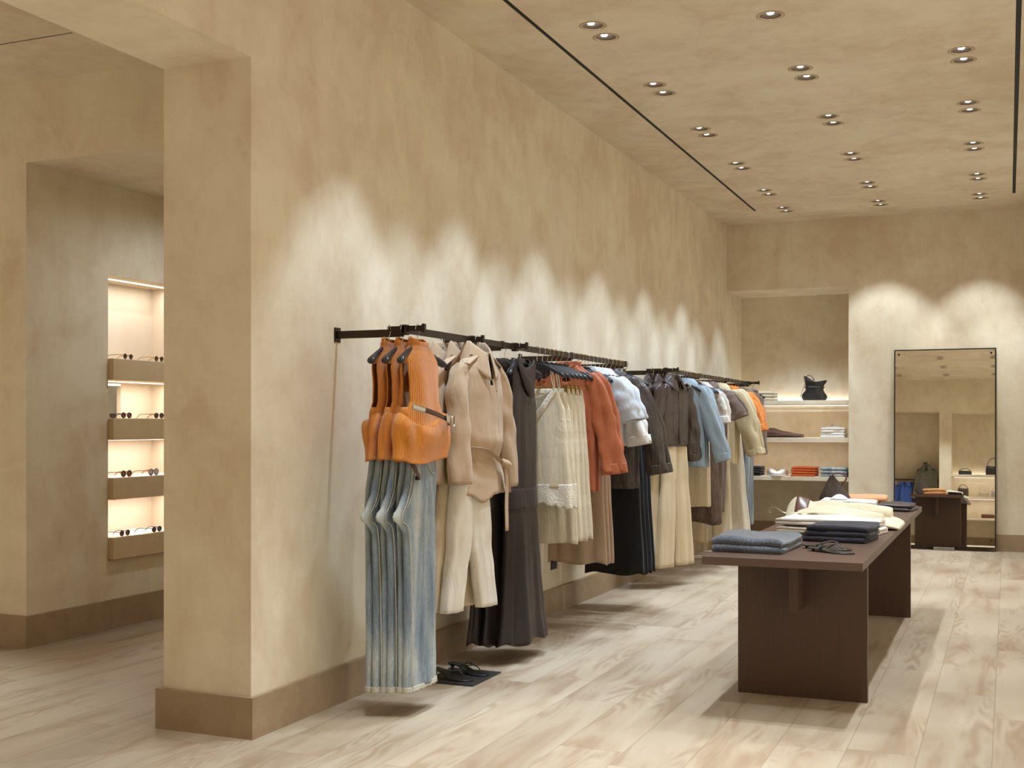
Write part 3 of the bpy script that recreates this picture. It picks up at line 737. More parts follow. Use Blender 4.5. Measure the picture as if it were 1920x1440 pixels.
def skirt(name, label, mat, L, top=-.262, hw=.15, hem=.20, d=.034, dh=.04, seed=1, amp=.016, k=7, group=None, skew=0, wav=.0, hemz=.004):
    t = thing(name, label, 'skirt', group=group)
    body('skirt_body', [(top-.02, 0, hw, .020, 0), (top-.10, 0, hw*1.08, d, 0), (-(L-top)/2-.05, skew*.5, (hw*1.1+hem)/2, (d+dh)/2, 0), (-L, skew, hem, dh, 0)], mat, t, k=k, amp=(.002, amp), seed=seed, N=110, M=40, wob=.007, solid=.003, hem=hemz, hemk=4)
    body('waistband', [(top+.008, 0, hw-.004, .014, 0), (top-.03, 0, hw+.003, .023, 0)], mat, t, k=3, amp=(0, .001), seed=seed, N=50, M=3, wob=0, solid=.003)
    return t
def top(name, label, catg, mat, L, sw=.185, hem=.20, d=.036, dh=.042, end=(.31, -.83), sr=(.06, .055), seed=1, group=None, collar_=None, cuff=True, cuffmat=None, kneck=.068, placket=True, wr=.006, k=5, amp=.010, yoke=False, sleeve_d=.034, endl=None, hemband=False, v=.0, buttons=0, elbow=.02):
    t = thing(name, label, catg, group=group)
    prof = [(-.085, 0, kneck, .034, 0), (-.105, 0, kneck+.02, .036, 0), (-.145, 0, (kneck+sw)/2+.015, d, 0), (-.180, 0, sw, d, 0), (-.23, 0, sw+.015, d+.003, 0), (-.36, 0, sw+.012, d+.005, -.002), (-L*.6-.1, 0, (sw+hem)/2+.01, (d+dh)/2+.003, 0), (-L, 0, hem, dh, 0)]
    def ex(x, y, z, th, tt):
        if v and math.sin(th) < 0 and z > -.36:
            y += 0
        return x, y, z
    body('garment_body', prof, mat, t, k=k, amp=(.001, amp), seed=seed, N=84, M=46, wob=.014, solid=.003,
         skip=(lambda a, u: abs(u-.75) < .05*(1-a*4) and a < .25) if placket else None)
    for s_ in (1, -1):
        e = end if s_ > 0 else (endl or end)
        ex_, ez = e; sx = sw-.012; L_ = -.18-ez
        pts = [(s_*(sx-.02), 0, -.168), (s_*(sx+.022), -.002, -.215), (s_*(sx+(ex_-sx)*.42+elbow), -.004, -.18-L_*.38), (s_*(sx+(ex_-sx)*.75+elbow*.6), -.006, -.18-L_*.72), (s_*ex_, -.008, ez)]
        sl = sleeve('sleeve', pts, [(.030, d*.85), (sr[0]*.9, sleeve_d), (sr[0], sleeve_d+.004), ((sr[0]+sr[1])/2, sleeve_d+.003), (sr[1], sleeve_d)], mat, t, seed+s_, wr*1.5)
        if cuff:
            p, q = Vector(pts[-2]), Vector(pts[-1]); dr = (q-p).normalized()
            sleeve('cuff', [q-dr*.055, q-dr*.02, q+dr*.012], [(sr[1]+.004, sleeve_d+.004), (sr[1]+.006, sleeve_d+.006), (sr[1]+.004, sleeve_d+.004)], cuffmat or mat, t, seed, .001, sub=3)
    if collar_ == 'shirt': collar('collar', mat, t, (.058, .032), -.105, .036, .045, .018, .30, .030, solid=.003)
    elif collar_ == 'stand': collar('collar', mat, t, (.060, .034), -.105, .045, 0, .01, .22, 0, solid=.003)
    elif collar_ == 'tall': collar('collar', mat, t, (.062, .036), -.105, .055, .075, .03, .34, .05, solid=.004)
    elif collar_ == 'round':
        tube('neck_rib', [(.066*math.cos(a), .034*math.sin(a)-.002, -.092+(.012*math.sin(a))) for a in [2*PI*i/10 for i in range(10)]], .008, mat, t, n=8, closed=True)
    elif collar_ == 'lapel':
        for s_ in (-1, 1):
            P = [[(s_*(.010+.075*b*(1-.55*a)+.02*a*0), -(d+.006)-.006*math.sin(b*3.14), -.115-.24*a+.02*b) for b in [j/6 for j in range(7)]] for a in [i/8 for i in range(9)]]
            grid('lapel', P, mat, t, False, solid=.004)
        collar('collar', mat, t, (.060, .034), -.108, .034, .038, .02, .55, .015, solid=.004)
    if placket:
        pk = ribbon('placket', [(.004, -(d+.004), -.20), (.004, -(d+.010), -.36), (.002, -(d+.012), -L*.7), (0, -(dh+.008), -L+.01)], .030, .004, mat, t, (0,1,0))
    for b in range(buttons):
        bz = -.24-(L-.34)*b/max(1, buttons-1); lathe('button', [(0, .002), (.006, .002), (.006, -.002), (0, -.002)], BTN, pk if placket else t, 10, (0, 0, 0)).location = (.004, -(d+.016), bz)
    if yoke: tube('seam', [(-sw-.005, -.012, -.36), (-.1, -(d+.010), -.37), (0, -(d+.014), -.375), (.1, -(d+.010), -.37), (sw+.01, -.012, -.36)], [(.003, .002)]*5, mat, t, n=6)
    if hemband: body('hem_band', [(-L+.035, 0, hem+.003, dh+.003, 0), (-L-.012, 0, hem-.004, dh, 0)], mat, t, k=k, amp=(amp*.5, amp*.5), seed=seed, N=84, M=5, wob=.003, solid=.004)
    return t

LEATHER_G = 'dark leather blazers on the rack'
seq = []
def hang(y, t, hl, clip=False, dx=0, group=None, rz=0):
    place(t, RX+dx, y, rz); t.scale = (1, .78, 1); return hanger(RX+dx, y, hl, clip=clip, rz=rz, group=group)
CG = 'black hangers along the rails'
h0 = hang(6.918, cami('ivory camisole with lace V neck and lace hem, front one of two', 101), 'black hanger with copper lettering holding the front ivory camisole')
lettering('Massimo Dutti', .012, M_plain('copper_print', srgb(168,96,60), .4, .6), h0, (0, -.0066, -.108), (PI/2, 0, 0))
hang(7.011, cami('ivory camisole with lace V neck, rear one behind the front camisole', 103), 'black hanger holding the rear ivory camisole')
wd = ['first', 'second', 'third', 'fourth', 'fifth']
for i, y in enumerate((7.10, 7.18, 7.26, 7.34)):
    hang(y, skirt('long_skirt', 'ivory crinkled midi skirt, %s behind the camisoles' % wd[i], IVORY, 1.24-.012*(i % 2), hw=.155, hem=.205+.006*i, seed=110+i, group='ivory midi skirts on clip hangers'),
         'black clip hanger with gold clips holding the %s ivory skirt' % wd[i], True)
for i, y in enumerate((7.454, 7.548)):
    hang(y, top('jacket', 'rust orange crinkled jacket, %s of two' % ('front' if i == 0 else 'rear'), 'jacket', RUST, .93, .185, .20, end=(.315+.02*i, -.80), endl=(.24, -.82), sr=(.072, .060), seed=120+i, group='rust orange jackets on the rack', collar_='stand', wr=.012, amp=.012),
         'black hanger holding the %s rust orange jacket' % ('front' if i == 0 else 'rear'))
for i, y in enumerate((7.667, 7.744, 7.811)):
    hang(y, skirt('long_skirt', 'taupe satin long skirt, %s behind the rust jackets' % wd[i], TAUPE, 1.43, hw=.15, hem=.215, dh=.05, seed=130+i, amp=.022, k=5, group='taupe satin skirts on clip hangers', skew=.0, hemz=.01),
         'black clip hanger holding the %s taupe satin skirt' % wd[i], True)
for i, y in enumerate((7.879, 7.966, 8.053)):
    hang(y, top('cardigan', 'pale grey fluffy short-sleeved cardigan, %s of three' % wd[i], 'cardigan', FUZZ, .66, .165, .175, d=.040, dh=.040, end=(.305, -.46), endl=(.27, -.50), sr=(.085, .088), seed=140+i, group='pale grey fluffy cardigans', collar_='round', cuff=False, wr=.008, placket=False, sleeve_d=.042, hemband=True, elbow=.03),
         'black hanger holding the %s pale grey cardigan' % wd[i])
for i, y in enumerate((8.149, 8.223)):
    hang(y, top('blouse', 'white cotton blouse with puffed sleeves, %s behind the grey cardigans' % ('first' if i == 0 else 'second'), 'blouse', WHITE, .64, .165, .18, end=(.29, -.62), endl=(.25, -.6), sr=(.055, .075), seed=150+i, group='white blouses behind the cardigans', collar_='round', wr=.010, placket=False),
         'black hanger holding the %s white blouse' % wd[i])
for i, y in enumerate((8.297, 8.411)):
    hang(y, top('leather_blazer', 'dark brown leather blazer with wide sleeves, %s of two' % ('front' if i == 0 else 'rear'), 'jacket', LEATHER, .94, .20, .215, end=(.40, -.83), endl=(.22, -.84), sr=(.080, .072), seed=160+i, group=LEATHER_G, collar_='lapel', wr=.009, yoke=True, elbow=.03, hemband=True),
         'black hanger holding the %s leather blazer' % ('front' if i == 0 else 'rear'))
for i, y in enumerate((8.502, 8.60, 8.69, 8.784)):
    hang(y, skirt('long_skirt', 'black flared long skirt, %s behind the leather blazers' % wd[i], INK, 1.60, hw=.15, hem=.235, dh=.055, seed=170+i, amp=.024, k=4, group='black long skirts on clip hangers', hemz=.01),
         'black clip hanger holding the %s black skirt' % wd[i], True)

# face-out chocolate leather jackets over cream trousers at the start of the second rack
for i, (w, x) in enumerate(zip(('outermost', 'middle', 'innermost'), (-2.66, -2.745, -2.83))):
    t = top('leather_jacket', 'chocolate brown short leather jacket with collar, %s of three' % w, 'jacket', LEATHER2, .66, .205, .20, d=.06, dh=.07, end=(.325, -.79), endl=(.30, -.80), sr=(.078, .068), seed=180+i, group='chocolate leather jackets at the second rack', collar_='tall', yoke=True, wr=.011, sleeve_d=.05, hemband=True, amp=.012)
    place(t, x, 9.96-.03*i, PI/2-.30); t.scale = (1, .9 if i == 0 else .55, 1)
    hanger(x, 9.96-.03*i, 'black hanger inside the %s chocolate leather jacket' % w, rz=PI/2-.30)
    t = trousers('cream_trousers', 'cream pleated wide trousers under the leather jackets, %s pair' % w, BEIGE, 1.70, -.60, .16, 190+i, .045, .10, .045, 1.28, group='cream wide trousers under the leather jackets', k=5, amp=.022)
    place(t, x+.01, 9.96-.04*i, PI/2-.30); t.scale = (1, .8, 1)

# second rack, side by side
for i, y in enumerate((10.431, 10.52, 10.61)):
    hang(y, top('shirt', 'light blue flowing overshirt with turned-up cuffs, %s of three' % wd[i], 'shirt', SKYB, .87, .19, .225, d=.038, dh=.045, end=(.385-.015*i, -.80), endl=(.24, -.84), sr=(.070, .066), seed=200+i, group='light blue shirts on the second rack', collar_='shirt', wr=.007, yoke=False, k=6, amp=.016, elbow=.0),
         'black hanger holding the %s light blue shirt' % wd[i])
for i, y in enumerate((10.72, 10.80)):
    hang(y, skirt('skirt', 'cream knee-length skirt, %s behind the blue shirts' % wd[i], CREAM, 1.24, hw=.16, hem=.195, seed=210+i, amp=.005, k=4, group='cream knee-length skirts'), 'black clip hanger holding the %s cream skirt' % wd[i], True)
for i, y in enumerate((10.90, 10.98, 11.05)):
    hang(y, skirt('leather_skirt', 'brown leather long skirt, %s behind the cream skirts' % wd[i], BROWNL, 1.38+.02*i, hw=.16, hem=.24, dh=.045, seed=220+i, amp=.012, k=4, group='brown leather skirts', hemz=.015), 'black clip hanger holding the %s brown leather skirt' % wd[i], True)
for i, y in enumerate((11.14, 11.236)):
    hang(y, top('cardigan', 'ivory boucle cardigan with narrow sleeves, %s of two' % ('front' if i == 0 else 'rear'), 'cardigan', BOUCLE, .62, .17, .175, end=(.235, -.46), endl=(.22, -.48), sr=(.050, .046), seed=230+i, group='ivory boucle cardigans', collar_='round', cuffmat=WHITE, placket=True, buttons=4),
         'black hanger holding the %s ivory cardigan' % ('front' if i == 0 else 'rear'))
for i, y in enumerate((11.366, 11.48)):
    hang(y, top('shirt_dress', 'mink brown short-sleeved shirt dress, %s of two' % ('front' if i == 0 else 'rear'), 'dress', MINK, 1.36 if i == 0 else 1.34, .19, .17, end=(.335, -.42), endl=(.30, -.44), sr=(.072, .085), seed=240+i, group='mink brown shirt dresses', collar_='shirt', cuff=False, buttons=5, elbow=.02),
         'black hanger holding the %s mink brown dress' % ('front' if i == 0 else 'rear'))
t = trousers('cream_trousers', 'cream sateen trousers hanging between brown dresses and cream coats', CREAM, 1.66, -.262, .15, 250, .02, .095, .03, 1.05); hang(11.60, t, 'black clip hanger holding the cream sateen trousers', True)
for i, y in enumerate((11.73, 11.845, 11.965)):
    hang(y, top('overshirt', 'sand coloured cotton overshirt with wide cuffs, %s of three' % wd[i], 'jacket', SAND, .88, .205, .215, d=.042, dh=.045, end=(.43-.01*i, -.78), endl=(.21, -.84), sr=(.095, .066), seed=260+i, group='sand cotton overshirts', collar_='shirt', wr=.009, sleeve_d=.042, buttons=4),
         'black hanger holding the %s sand overshirt' % wd[i])
for i, y in enumerate((12.05, 12.14)):
    hang(y, skirt('long_skirt', 'off white wide flowing skirt, %s behind the sand overshirts' % wd[i], OFFWHITE, 1.68, hw=.16, hem=.275, dh=.06, seed=270+i, amp=.020, k=5, group='off white long skirts', skew=.02), 'black clip hanger holding the %s off white skirt' % wd[i], True)
for i, y in enumerate((12.32, 12.46, 12.60)):
    hang(y, top('sweatshirt', 'bright orange short-sleeved sweatshirt, %s of three' % wd[i], 'sweatshirt', TANG, .62, .185, .18, d=.042, dh=.042, end=(.335-.01*i, -.55), endl=(.28, -.54), sr=(.080, .072), seed=280+i, group='orange sweatshirts on the second rack', collar_='round', wr=.008, placket=False, sleeve_d=.044, hemband=True),
         'black hanger holding the %s orange sweatshirt' % wd[i])
for i, y in enumerate((12.80, 12.93)):
    hang(y, top('knit_top', 'taupe fine knit long-sleeved top, %s of two' % ('front' if i == 0 else 'rear'), 'top', CAMEL, .80, .185, .19, end=(.27, -.80), endl=(.24, -.8), sr=(.056, .046), seed=290+i, group='taupe knit tops at the end of the rack', collar_='round', placket=False),
         'black hanger holding the %s taupe top' % ('front' if i == 0 else 'rear'))
for i, (w, x) in enumerate((('outer', -2.66), ('inner', -2.75))):
    t = top('knit_top', 'taupe sleeveless top on the last hangers beside the alcove, %s one' % w, 'top', CAMEL, .72, .16, .17, end=(.20, -.62), sr=(.045, .04), seed=300+i, collar_='round', placket=False, cuff=False, group='last taupe tops facing the room')
    place(t, x, 13.42-.02*i, PI/2-.3); hanger(x, 13.42-.02*i, 'black hanger at the far end of the rack, %s one' % w, rz=PI/2-.3)
t = skirt('satin_skirt', 'dark brown satin skirt hanging at the far end of the racks', ESPRESSO, 1.30, top=-.62, hw=.16, hem=.18, seed=310, amp=.02, wav=.02, hemz=.03); place(t, -2.80, 13.24, PI/2-.05); t.scale = (.9, .6, 1)
for i, (w, x) in enumerate((('outer', -2.70), ('inner', -2.76))):
    t = trousers('blue_jeans', 'light blue jeans hanging nearest the shelf alcove, %s pair' % w, DENIM, 1.62, -.62, .155, 320+i, .03, .09, .028, 1.0, group='light jeans at the far end of the racks'); place(t, x, 13.36, PI/2-.05); t.scale = (.9, .55, 1)

# ------------------------------------------------------------------ display table
WENGE = M_wood('wenge_veneer_upright', srgb(92,66,50), srgb(64,45,34), 2)
WENGE_T = M_wood('wenge_veneer_top', srgb(98,74,60), srgb(72,52,41), 1)
TH = .771
tb = thing('display_table', 'long dark wenge display table on two panel legs', 'table', (-.975, 7.55, 0))
def tpart(n, x0, x1, y0, y1, z0, z1, m, b=.0015): return boxo(n, x0+.975, x1+.975, y0-7.55, y1-7.55, z0, z1, m, tb, b)
tpart('tabletop', -1.345, -.605, 5.55, 9.53, TH-.0385, TH, WENGE_T)
tpart('panel_leg', -1.301, -.650, 6.167, 6.212, 0, TH-.0385, WENGE)
tpart('panel_leg', -1.301, -.650, 9.012, 9.057, 0, TH-.0385, WENGE)
tpart('stretcher', -.998, -.953, 5.92, 9.25, TH-.300, TH-.0385, WENGE)

# ------------------------------------------------------------------ folded cloth
def folded(name, w, d, n, t, mat, parent, seed=0, slope=0, NX=26, sag=.004, edge=.006, wob=.004, under=0):
    """n layers of thickness t folded back and forth along y; folds show at the front and back"""
    path = []; R = random.Random(seed); step = t*1.06
    for i in range(n):
        y0, y1 = (-d/2, d/2) if i % 2 == 0 else (d/2, -d/2)
        ins = R.uniform(-edge, edge); z = t/2+i*step
        for k in range(9):
            a = k/8; path.append((y0+(y1-y0)*a+(ins if y0 < y1 else -ins)*(1-a)*0, z))
        if i < n-1:
            s_ = 1 if y1 > 0 else -1
            for ph in (-60, -25, 25, 60): path.append((y1+s_*(step/2)*math.cos(math.radians(ph))*1.0, z+step/2+step/2*math.sin(math.radians(ph))))
    ring = []
    for side in (1, -1):
        idx = range(len(path)) if side > 0 else range(len(path)-1, -1, -1)
        for i in idx:
            p = Vector(path[i]); a = Vector(path[max(i-1, 0)]); b = Vector(path[min(i+1, len(path)-1)]); tg = (b-a).normalized() if (b-a).length else Vector((1, 0)); nr = Vector((-tg.y, tg.x))
            ring.append(p+nr*side*t*.49)
    P = []; H_ = n*step
    for i in range(NX+1):
        u = i/NX; x = (u-.5)*w; e = min(1, min(u, 1-u)*w/(t*.9)); sh = .86+.14*math.sqrt(max(0, e)); row = []
        for q in ring:
            nz = noise.noise(Vector((x*7+seed*5, q.x*7, q.y*9+seed))); nz2 = noise.noise(Vector((x*3.2+seed*5, q.x*3.2+4, seed)))
            zz = q.y*sh*(1+slope*(x/w))+(nz*wob+nz2*sag)*(q.y/max(H_, .01))
            row.append((x+noise.noise(Vector((q.y*60, q.x*9, seed)))*.006*(1 if u > .9 or u < .1 else 0), q.x*(1-.012*(1-sh))+noise.noise(Vector((x*8, q.y*20, seed)))*edge, max(.0012, zz)))
        P.append(row)
    return grid(name, P, mat, parent, True, capA=True, capB=True)
def fold_thing(name, label, catg, mat, loc, rz, w, d, n, t, seed, group=None, part='folded_cloth', **kw):
    r = folded(name, w, d, n, t, mat, None, seed, **kw); r.location = loc; r.rotation_euler = (0, 0, rz)
    return tag(r, label, catg, group)
T0 = TH+.0005
SWEATER = fab('blue_grey_melange_knit', srgb(54,60,72), 'knit', srgb(118,126,136))
NAVY = fab('dark_navy_wool', srgb(50,50,60), 'weave')
WTWILL = fab('white_denim_twill', srgb(236,231,220), 'weave')
def on(px, py, z): p = at_z(px, py, z); return p

# ---- things on the display table
fold_thing('folded_sweater', 'grey-blue melange knit sweater folded at the near table corner', 'sweater', SWEATER, (-1.165, 5.99, T0), -.05, .34, .46, 2, .036, 401, wob=.012, sag=.022, edge=.020, slope=-.12)
tr = thing('display_tray', 'thin dark metal tray between the grey sweater and white trousers', 'tray', (-1.21, 6.56, T0), -.03)
boxo('tray_base', -.16, .16, -.24, .24, 0, .004, M_plain('dark_tray_metal', srgb(60,56,52), .4, .4), tr)
bm = bmesh.new(); box(bm, -.16, -.155, -.24, .24, .004, .014); box(bm, .155, .16, -.24, .24, .004, .014); box(bm, -.155, .155, -.24, -.235, .004, .014); box(bm, -.155, .155, .235, .24, .004, .014)
from_bm('tray_rim', bm, M_plain('dark_tray_metal', srgb(60,56,52), .4, .4), tr)
for i, w in enumerate(('bottom', 'middle', 'top')):
    fold_thing('folded_trousers', 'folded dark navy trousers, %s of the stack of three on the table' % w, 'trousers', NAVY, (-.832+.004*i-(i == 0)*.006, 6.62+.006*i, T0+i*.029), -.12+.02*i, .325, .34, 1, .0285, 410+i, 'dark navy trousers stacked on the table', wob=.004, sag=.005 if i < 2 else .012, edge=.010)
for i, w in enumerate(('lower', 'upper')):
    fold_thing('folded_white_jeans', 'folded white jeans behind the navy stack, %s of two' % w, 'jeans', WTWILL, (-.945-.01*i, 7.05+.01*i, T0+i*.044), -.20, .56, .27, 2, .0205, 420+i, 'folded white jeans on the table', wob=.009, sag=.012, edge=.014)

# long cream coat on a hanger laid across the table
CC = fab('pale_cream_coat_twill', srgb(222,212,184), 'weave')
co = thing('cream_coat', 'pale cream coat laid across the table with raised collar', 'coat', (-.95, 7.62, T0))
def lay(name, rows, mat, seed, n=34, M=36, wob=.01):
    """lying cloth bundle: rows (x, y, half width in y, height)"""
    P = []
    for i in range(M+1):
        x, y, w, h = cat(rows, i/M); row = []
        for j in range(n):
            th = 2*PI*j/n; c, s_ = se(th, 2.6); nz = noise.noise(Vector((x*6+seed, c*2.2, s_+seed)))
            fold = .010*math.sin(x*9+c*5+seed)*max(0, s_)+.014*max(0, s_)*math.exp(-((c-.25*math.sin(x*5+seed))/.16)**2)
            row.append((x, y+(w+wob*nz)*c, max(.0015, h*.5+(h*.5)*s_+(nz*wob+fold)*max(0, s_))))
        P.append(row)
    return grid(name, P, mat, co, True, capA=True, capB=True)
lay('coat_body', [(-.34, .02, .07, .05), (-.28, 0, .17, .075), (-.15, -.02, .24, .075), (.02, -.03, .27, .07), (.18, -.03, .28, .065), (.30, -.06, .26, .05), (.36, -.10, .21, .025)], CC, 2)
lay('sleeve', [(-.27, .12, .05, .10), (-.15, .14, .075, .115), (0, .15, .085, .12), (.15, .13, .082, .115), (.27, .11, .070, .10), (.285, .11, .062, .09)], CC, 9, wob=.006)
lay('sleeve', [(-.26, -.10, .05, .085), (-.12, -.13, .078, .10), (.02, -.16, .086, .105), (.14, -.18, .080, .098), (.25, -.20, .070, .085), (.262, -.20, .066, .08)], CC, 14, wob=.006)
P = []
for i in range(15):                                  # raised collar and shoulder yoke
    a = i/14; row = []
    for j in range(29):
        b = j/28*2-1; pk = (1-abs(b)**1.5)
        row.append((-.345+.19*a, .02+b*(.11+.11*a), .02+(.150*math.sin(min(1, a*1.6+.35)*PI*.5)-.075*a*a)*(1-abs(b)**1.15)+.02*a))
    P.append(row)
grid('collar', P, CC, co, False, solid=.006)
P = []                                               # wide brown leather band over the shoulders
for i in range(9):
    a = i/8; row = []
    for j in range(33):
        b = j/32*2-1
        A_ = .30+.42*a; row.append((-.345+.19*A_+.004, .02+b*(.126+.11*A_), .016+(.150*math.sin(min(1, A_*1.6+.35)*PI*.5)-.075*A_*A_)*(1-abs(b)**1.15)+.02*A_+.008*(1-b*b)))
    P.append(row)
lb = thing('leather_belt', 'wide brown leather belt laid over the collar of the cream coat', 'belt', (-.95, 7.62, T0))
grid('band', P, M_plain('brown_belt_leather', srgb(96,66,52), .3, bump=.4, bscale=60), lb, False, solid=.006)
tube('buckle', [(-.235+.022*math.cos(a), -.20+.012*math.sin(a), .05+.026*math.sin(a)) for a in [2*PI*i/8 for i in range(8)]], .003, SILV, lb, n=7, closed=True)
tube('chain', [(-.21, -.20, .062), (-.18, -.19, .075), (-.15, -.20, .08), (-.12, -.215, .078)], .004, SILV, lb, n=6)
hg = thing('clothes_hanger', 'black hanger lying inside the cream coat, its steel hook showing', 'clothes hanger', (-.95, 7.62, T0))
tube('hook', [(-.30, .04, .05), (-.37, .05, .062), (-.405, .06, .078), (-.43, .075, .092), (-.462, .085, .088), (-.472, .08, .066), (-.46, .075, .055)], .0024, CHROME, hg, n=7)
tube('shoulder_bar', [(-.28, -.10, .03), (-.31, 0, .045), (-.30, .05, .048), (-.28, .13, .03)], [(.006, .012)]*4, BLACK, hg)

# woven bag
WOV = M_plain('dark_woven_leather', srgb(78,64,56), .3, spec=.7)
wb = thing('woven_bag', 'dark brown woven leather teardrop bag on the table', 'handbag', (-1.185, 9.08, T0))
P = []; NB, MB_ = 240, 130
for i in range(MB_+1):
    t_ = i/MB_; z = .245*t_
    hw = .112*(math.sin(min(1, (t_+.10)*1.9)*PI/2)**.7)*(1-max(0, t_-.28)/.72)**.95+.010; dd = .050*(1-t_**2.2*.85); cx_ = -.028*t_**1.5+(.0)
    row = []
    for j in range(NB):
        th = 2*PI*j/NB; a = math.sin(t_*38+th*19); b_ = math.sin(t_*38-th*19); d = .005*max(abs(a), abs(b_))**3-.003
        row.append((cx_+(hw+d)*math.cos(th), (dd+d)*math.sin(th), z))
    P.append(row)
grid('woven_body', P, WOV, wb, True, capA=True, capB=True)
tube('handle', [(-.028, 0, .238), (-.012, 0, .256), (.03, 0, .262), (.062, 0, .25), (.078, 0, .228), (.066, 0, .20), (.042, 0, .16)], .0062, M_plain('brown_belt_leather', srgb(96,66,52), .3, bump=.4, bscale=60), wb, n=10)
for i, w in enumerate(('lower', 'upper')):
    fold_thing('folded_shirt', 'folded white shirt in front of the woven bag, %s of two' % w, 'shirt', WHITE, (-1.055-.01*i, 8.86+.01*i, T0+i*.040), .02, .38, .26, 2, .019, 430+i, 'white shirts beside the woven bag', wob=.007, sag=.010, edge=.010)
P = []
for i in range(7):
    a = i/6; P.append([(-.13+.12*b, -.06+.10*a, .004+.022*math.sin(b*PI)*(.4+a)) for b in [j/12 for j in range(13)]])
cl = grid('shirt_collar', P, WHITE, None, False, solid=.004); cl.parent = bpy.data.objects['folded_shirt.001']; cl.location = (0, 0, .040)
OKN = fab('soft_orange_knit', srgb(218,150,92), 'knit', srgb(232,172,120))
for i, w in enumerate(('lower', 'upper')):
    fold_thing('folded_knit', 'folded soft orange knit behind the white shirts, %s of two' % w, 'sweater', OKN, (-.99-.012*i, 9.33, T0+i*.042), .03, .32, .28, 1, .040, 440+i, 'soft orange knits at the far table end', wob=.008, sag=.014, slope=.3)
ESPF = fab('espresso_suiting', srgb(66,56,54), 'satin')
for i, w in enumerate(('lower', 'upper')):
    fold_thing('folded_dark_top', 'folded dark espresso garment at the right far table corner, %s of two' % w, 'top', ESPF, (-.745-.01*i, 9.05+.02*i, T0+i*.026), -.15+.1*i, .24, .32, 1, .024, 450+i, 'espresso garments at the table corner', wob=.008, sag=.012, edge=.014)

# ---- thong sandals
def sandal(name, label, loc, rz, mat, heel=0.0, group=None, L=.255, mirror=1):
    t = thing(name, label, 'sandal', loc, rz, group)
    P = []; n = 30                                   # sole outline along local +y (toe)
    def hwid(u): return (.027+.020*math.sin(max(0, (u-.22)/.78)*PI)**.8*1.0+.006*math.cos(u*6.28)) * (math.sqrt(max(0, 1-((u-.86)/.14)**2)) if u > .86 else 1)*(math.sqrt(max(0, 1-((.10-u)/.10)**2)) if u < .10 else 1)
    def hz(u): return heel*(1/(1+math.exp((u-.42)*13)))
    rows = []
    for i in range(n+1):
        u = i/n; w = max(.002, hwid(u)); y = (u-.5)*L; z = hz(u); c = .006*math.sin(u*PI)*mirror; th = .008
        rows.append([(c-w, y, z+.001), (c-w*1.02, y, z+th*.6), (c-w*.94, y, z+th), (c-w*.4, y, z+th-.0008), (c+w*.4, y, z+th-.0008), (c+w*.94, y, z+th), (c+w*1.02, y, z+th*.6), (c+w, y, z+.001)])
    grid('sole', rows, mat, t, True, capA=True, capB=True)
    if heel:
        lathe('heel', [(.007, .0), (.0075, .004), (.007, heel*.45), (.011, heel*.75), (.021, heel*.97)], mat, t, 18, (0, -L*.40, 0), capA=True)
    z1 = .010
    hh = .052 if heel > .03 else .042
    top_ = (0.004*mirror, L*.12, hh); toe = (.006*mirror, L*.30, .010)
    tube('toe_strap', [toe, (.006*mirror, L*.27, hh*.6), (.005*mirror, L*.20, hh*.88), top_], [(.003, .003), (.004, .003), (.006, .003), (.008, .003)], mat, t, n=8)
    for s_ in (-1, 1):
        tube('side_strap', [top_, (s_*.022, L*.04, hh*.95), (s_*.038, -L*.06, hh*.6+heel*.5), (s_*.034, -L*.16, .008+heel*.85)], [(.008, .0028), (.010, .0028), (.010, .0028), (.008, .0028)], mat, t, n=8)
    return t
SAND_L = M_plain('black_sandal_leather', srgb(34,33,31), .42, spec=.5)
SAND_G = M_plain('black_olive_sandal_leather', srgb(48,47,42), .36, spec=.6)
sandal('thong_sandal', 'dark flat thong sandal in front of the navy stack, front one', (-.80, 5.96, T0), -PI/2-.45, SAND_G, .010, 'flat thong sandals on the table')
sandal('thong_sandal', 'dark flat thong sandal beside the navy stack, rear one of the pair', (-.84, 6.10, T0), -PI/2-.22, SAND_G, .012, 'flat thong sandals on the table', mirror=-1)
mt = boxo('floor_mat', -.15, .15, -.19, .19, 0, .008, M_plain('black_slate', srgb(44,42,41), .55, bump=.2), None, .001); tag(mt, 'flat black display slab lying on the floor beside the jeans', 'display slab')
mt.location = (-2.778, 5.93, .0005)
sandal('heeled_sandal', 'black kitten-heel thong sandal on the floor slab, front one', (-2.80, 5.84, .0085), -PI/2-.02, SAND_L, .045, 'black kitten-heel sandals on the floor slab')
sandal('heeled_sandal', 'black kitten-heel thong sandal on the floor slab, rear one', (-2.775, 6.00, .0085), -PI/2-.10, SAND_L, .045, 'black kitten-heel sandals on the floor slab', mirror=-1)

# ---- wall outlet
ou = thing('wall_outlet', 'small black outlet plate low on the long wall', 'wall outlet', (WX, 8.225, .368))
boxo('plate', 0, .009, -.06, .06, -.045, .045, M_plain('black_outlet_plastic', srgb(52,44,38), .4), ou, .003)
boxo('switch_key', .009, .0105, -.022, .022, .018, .034, M_plain('white_outlet_insert', srgb(232,226,214), .4), ou)
boxo('key_dot', .0105, .0112, -.004, .004, .022, .030, M_plain('outlet_dot', srgb(120,60,50), .5), ou)

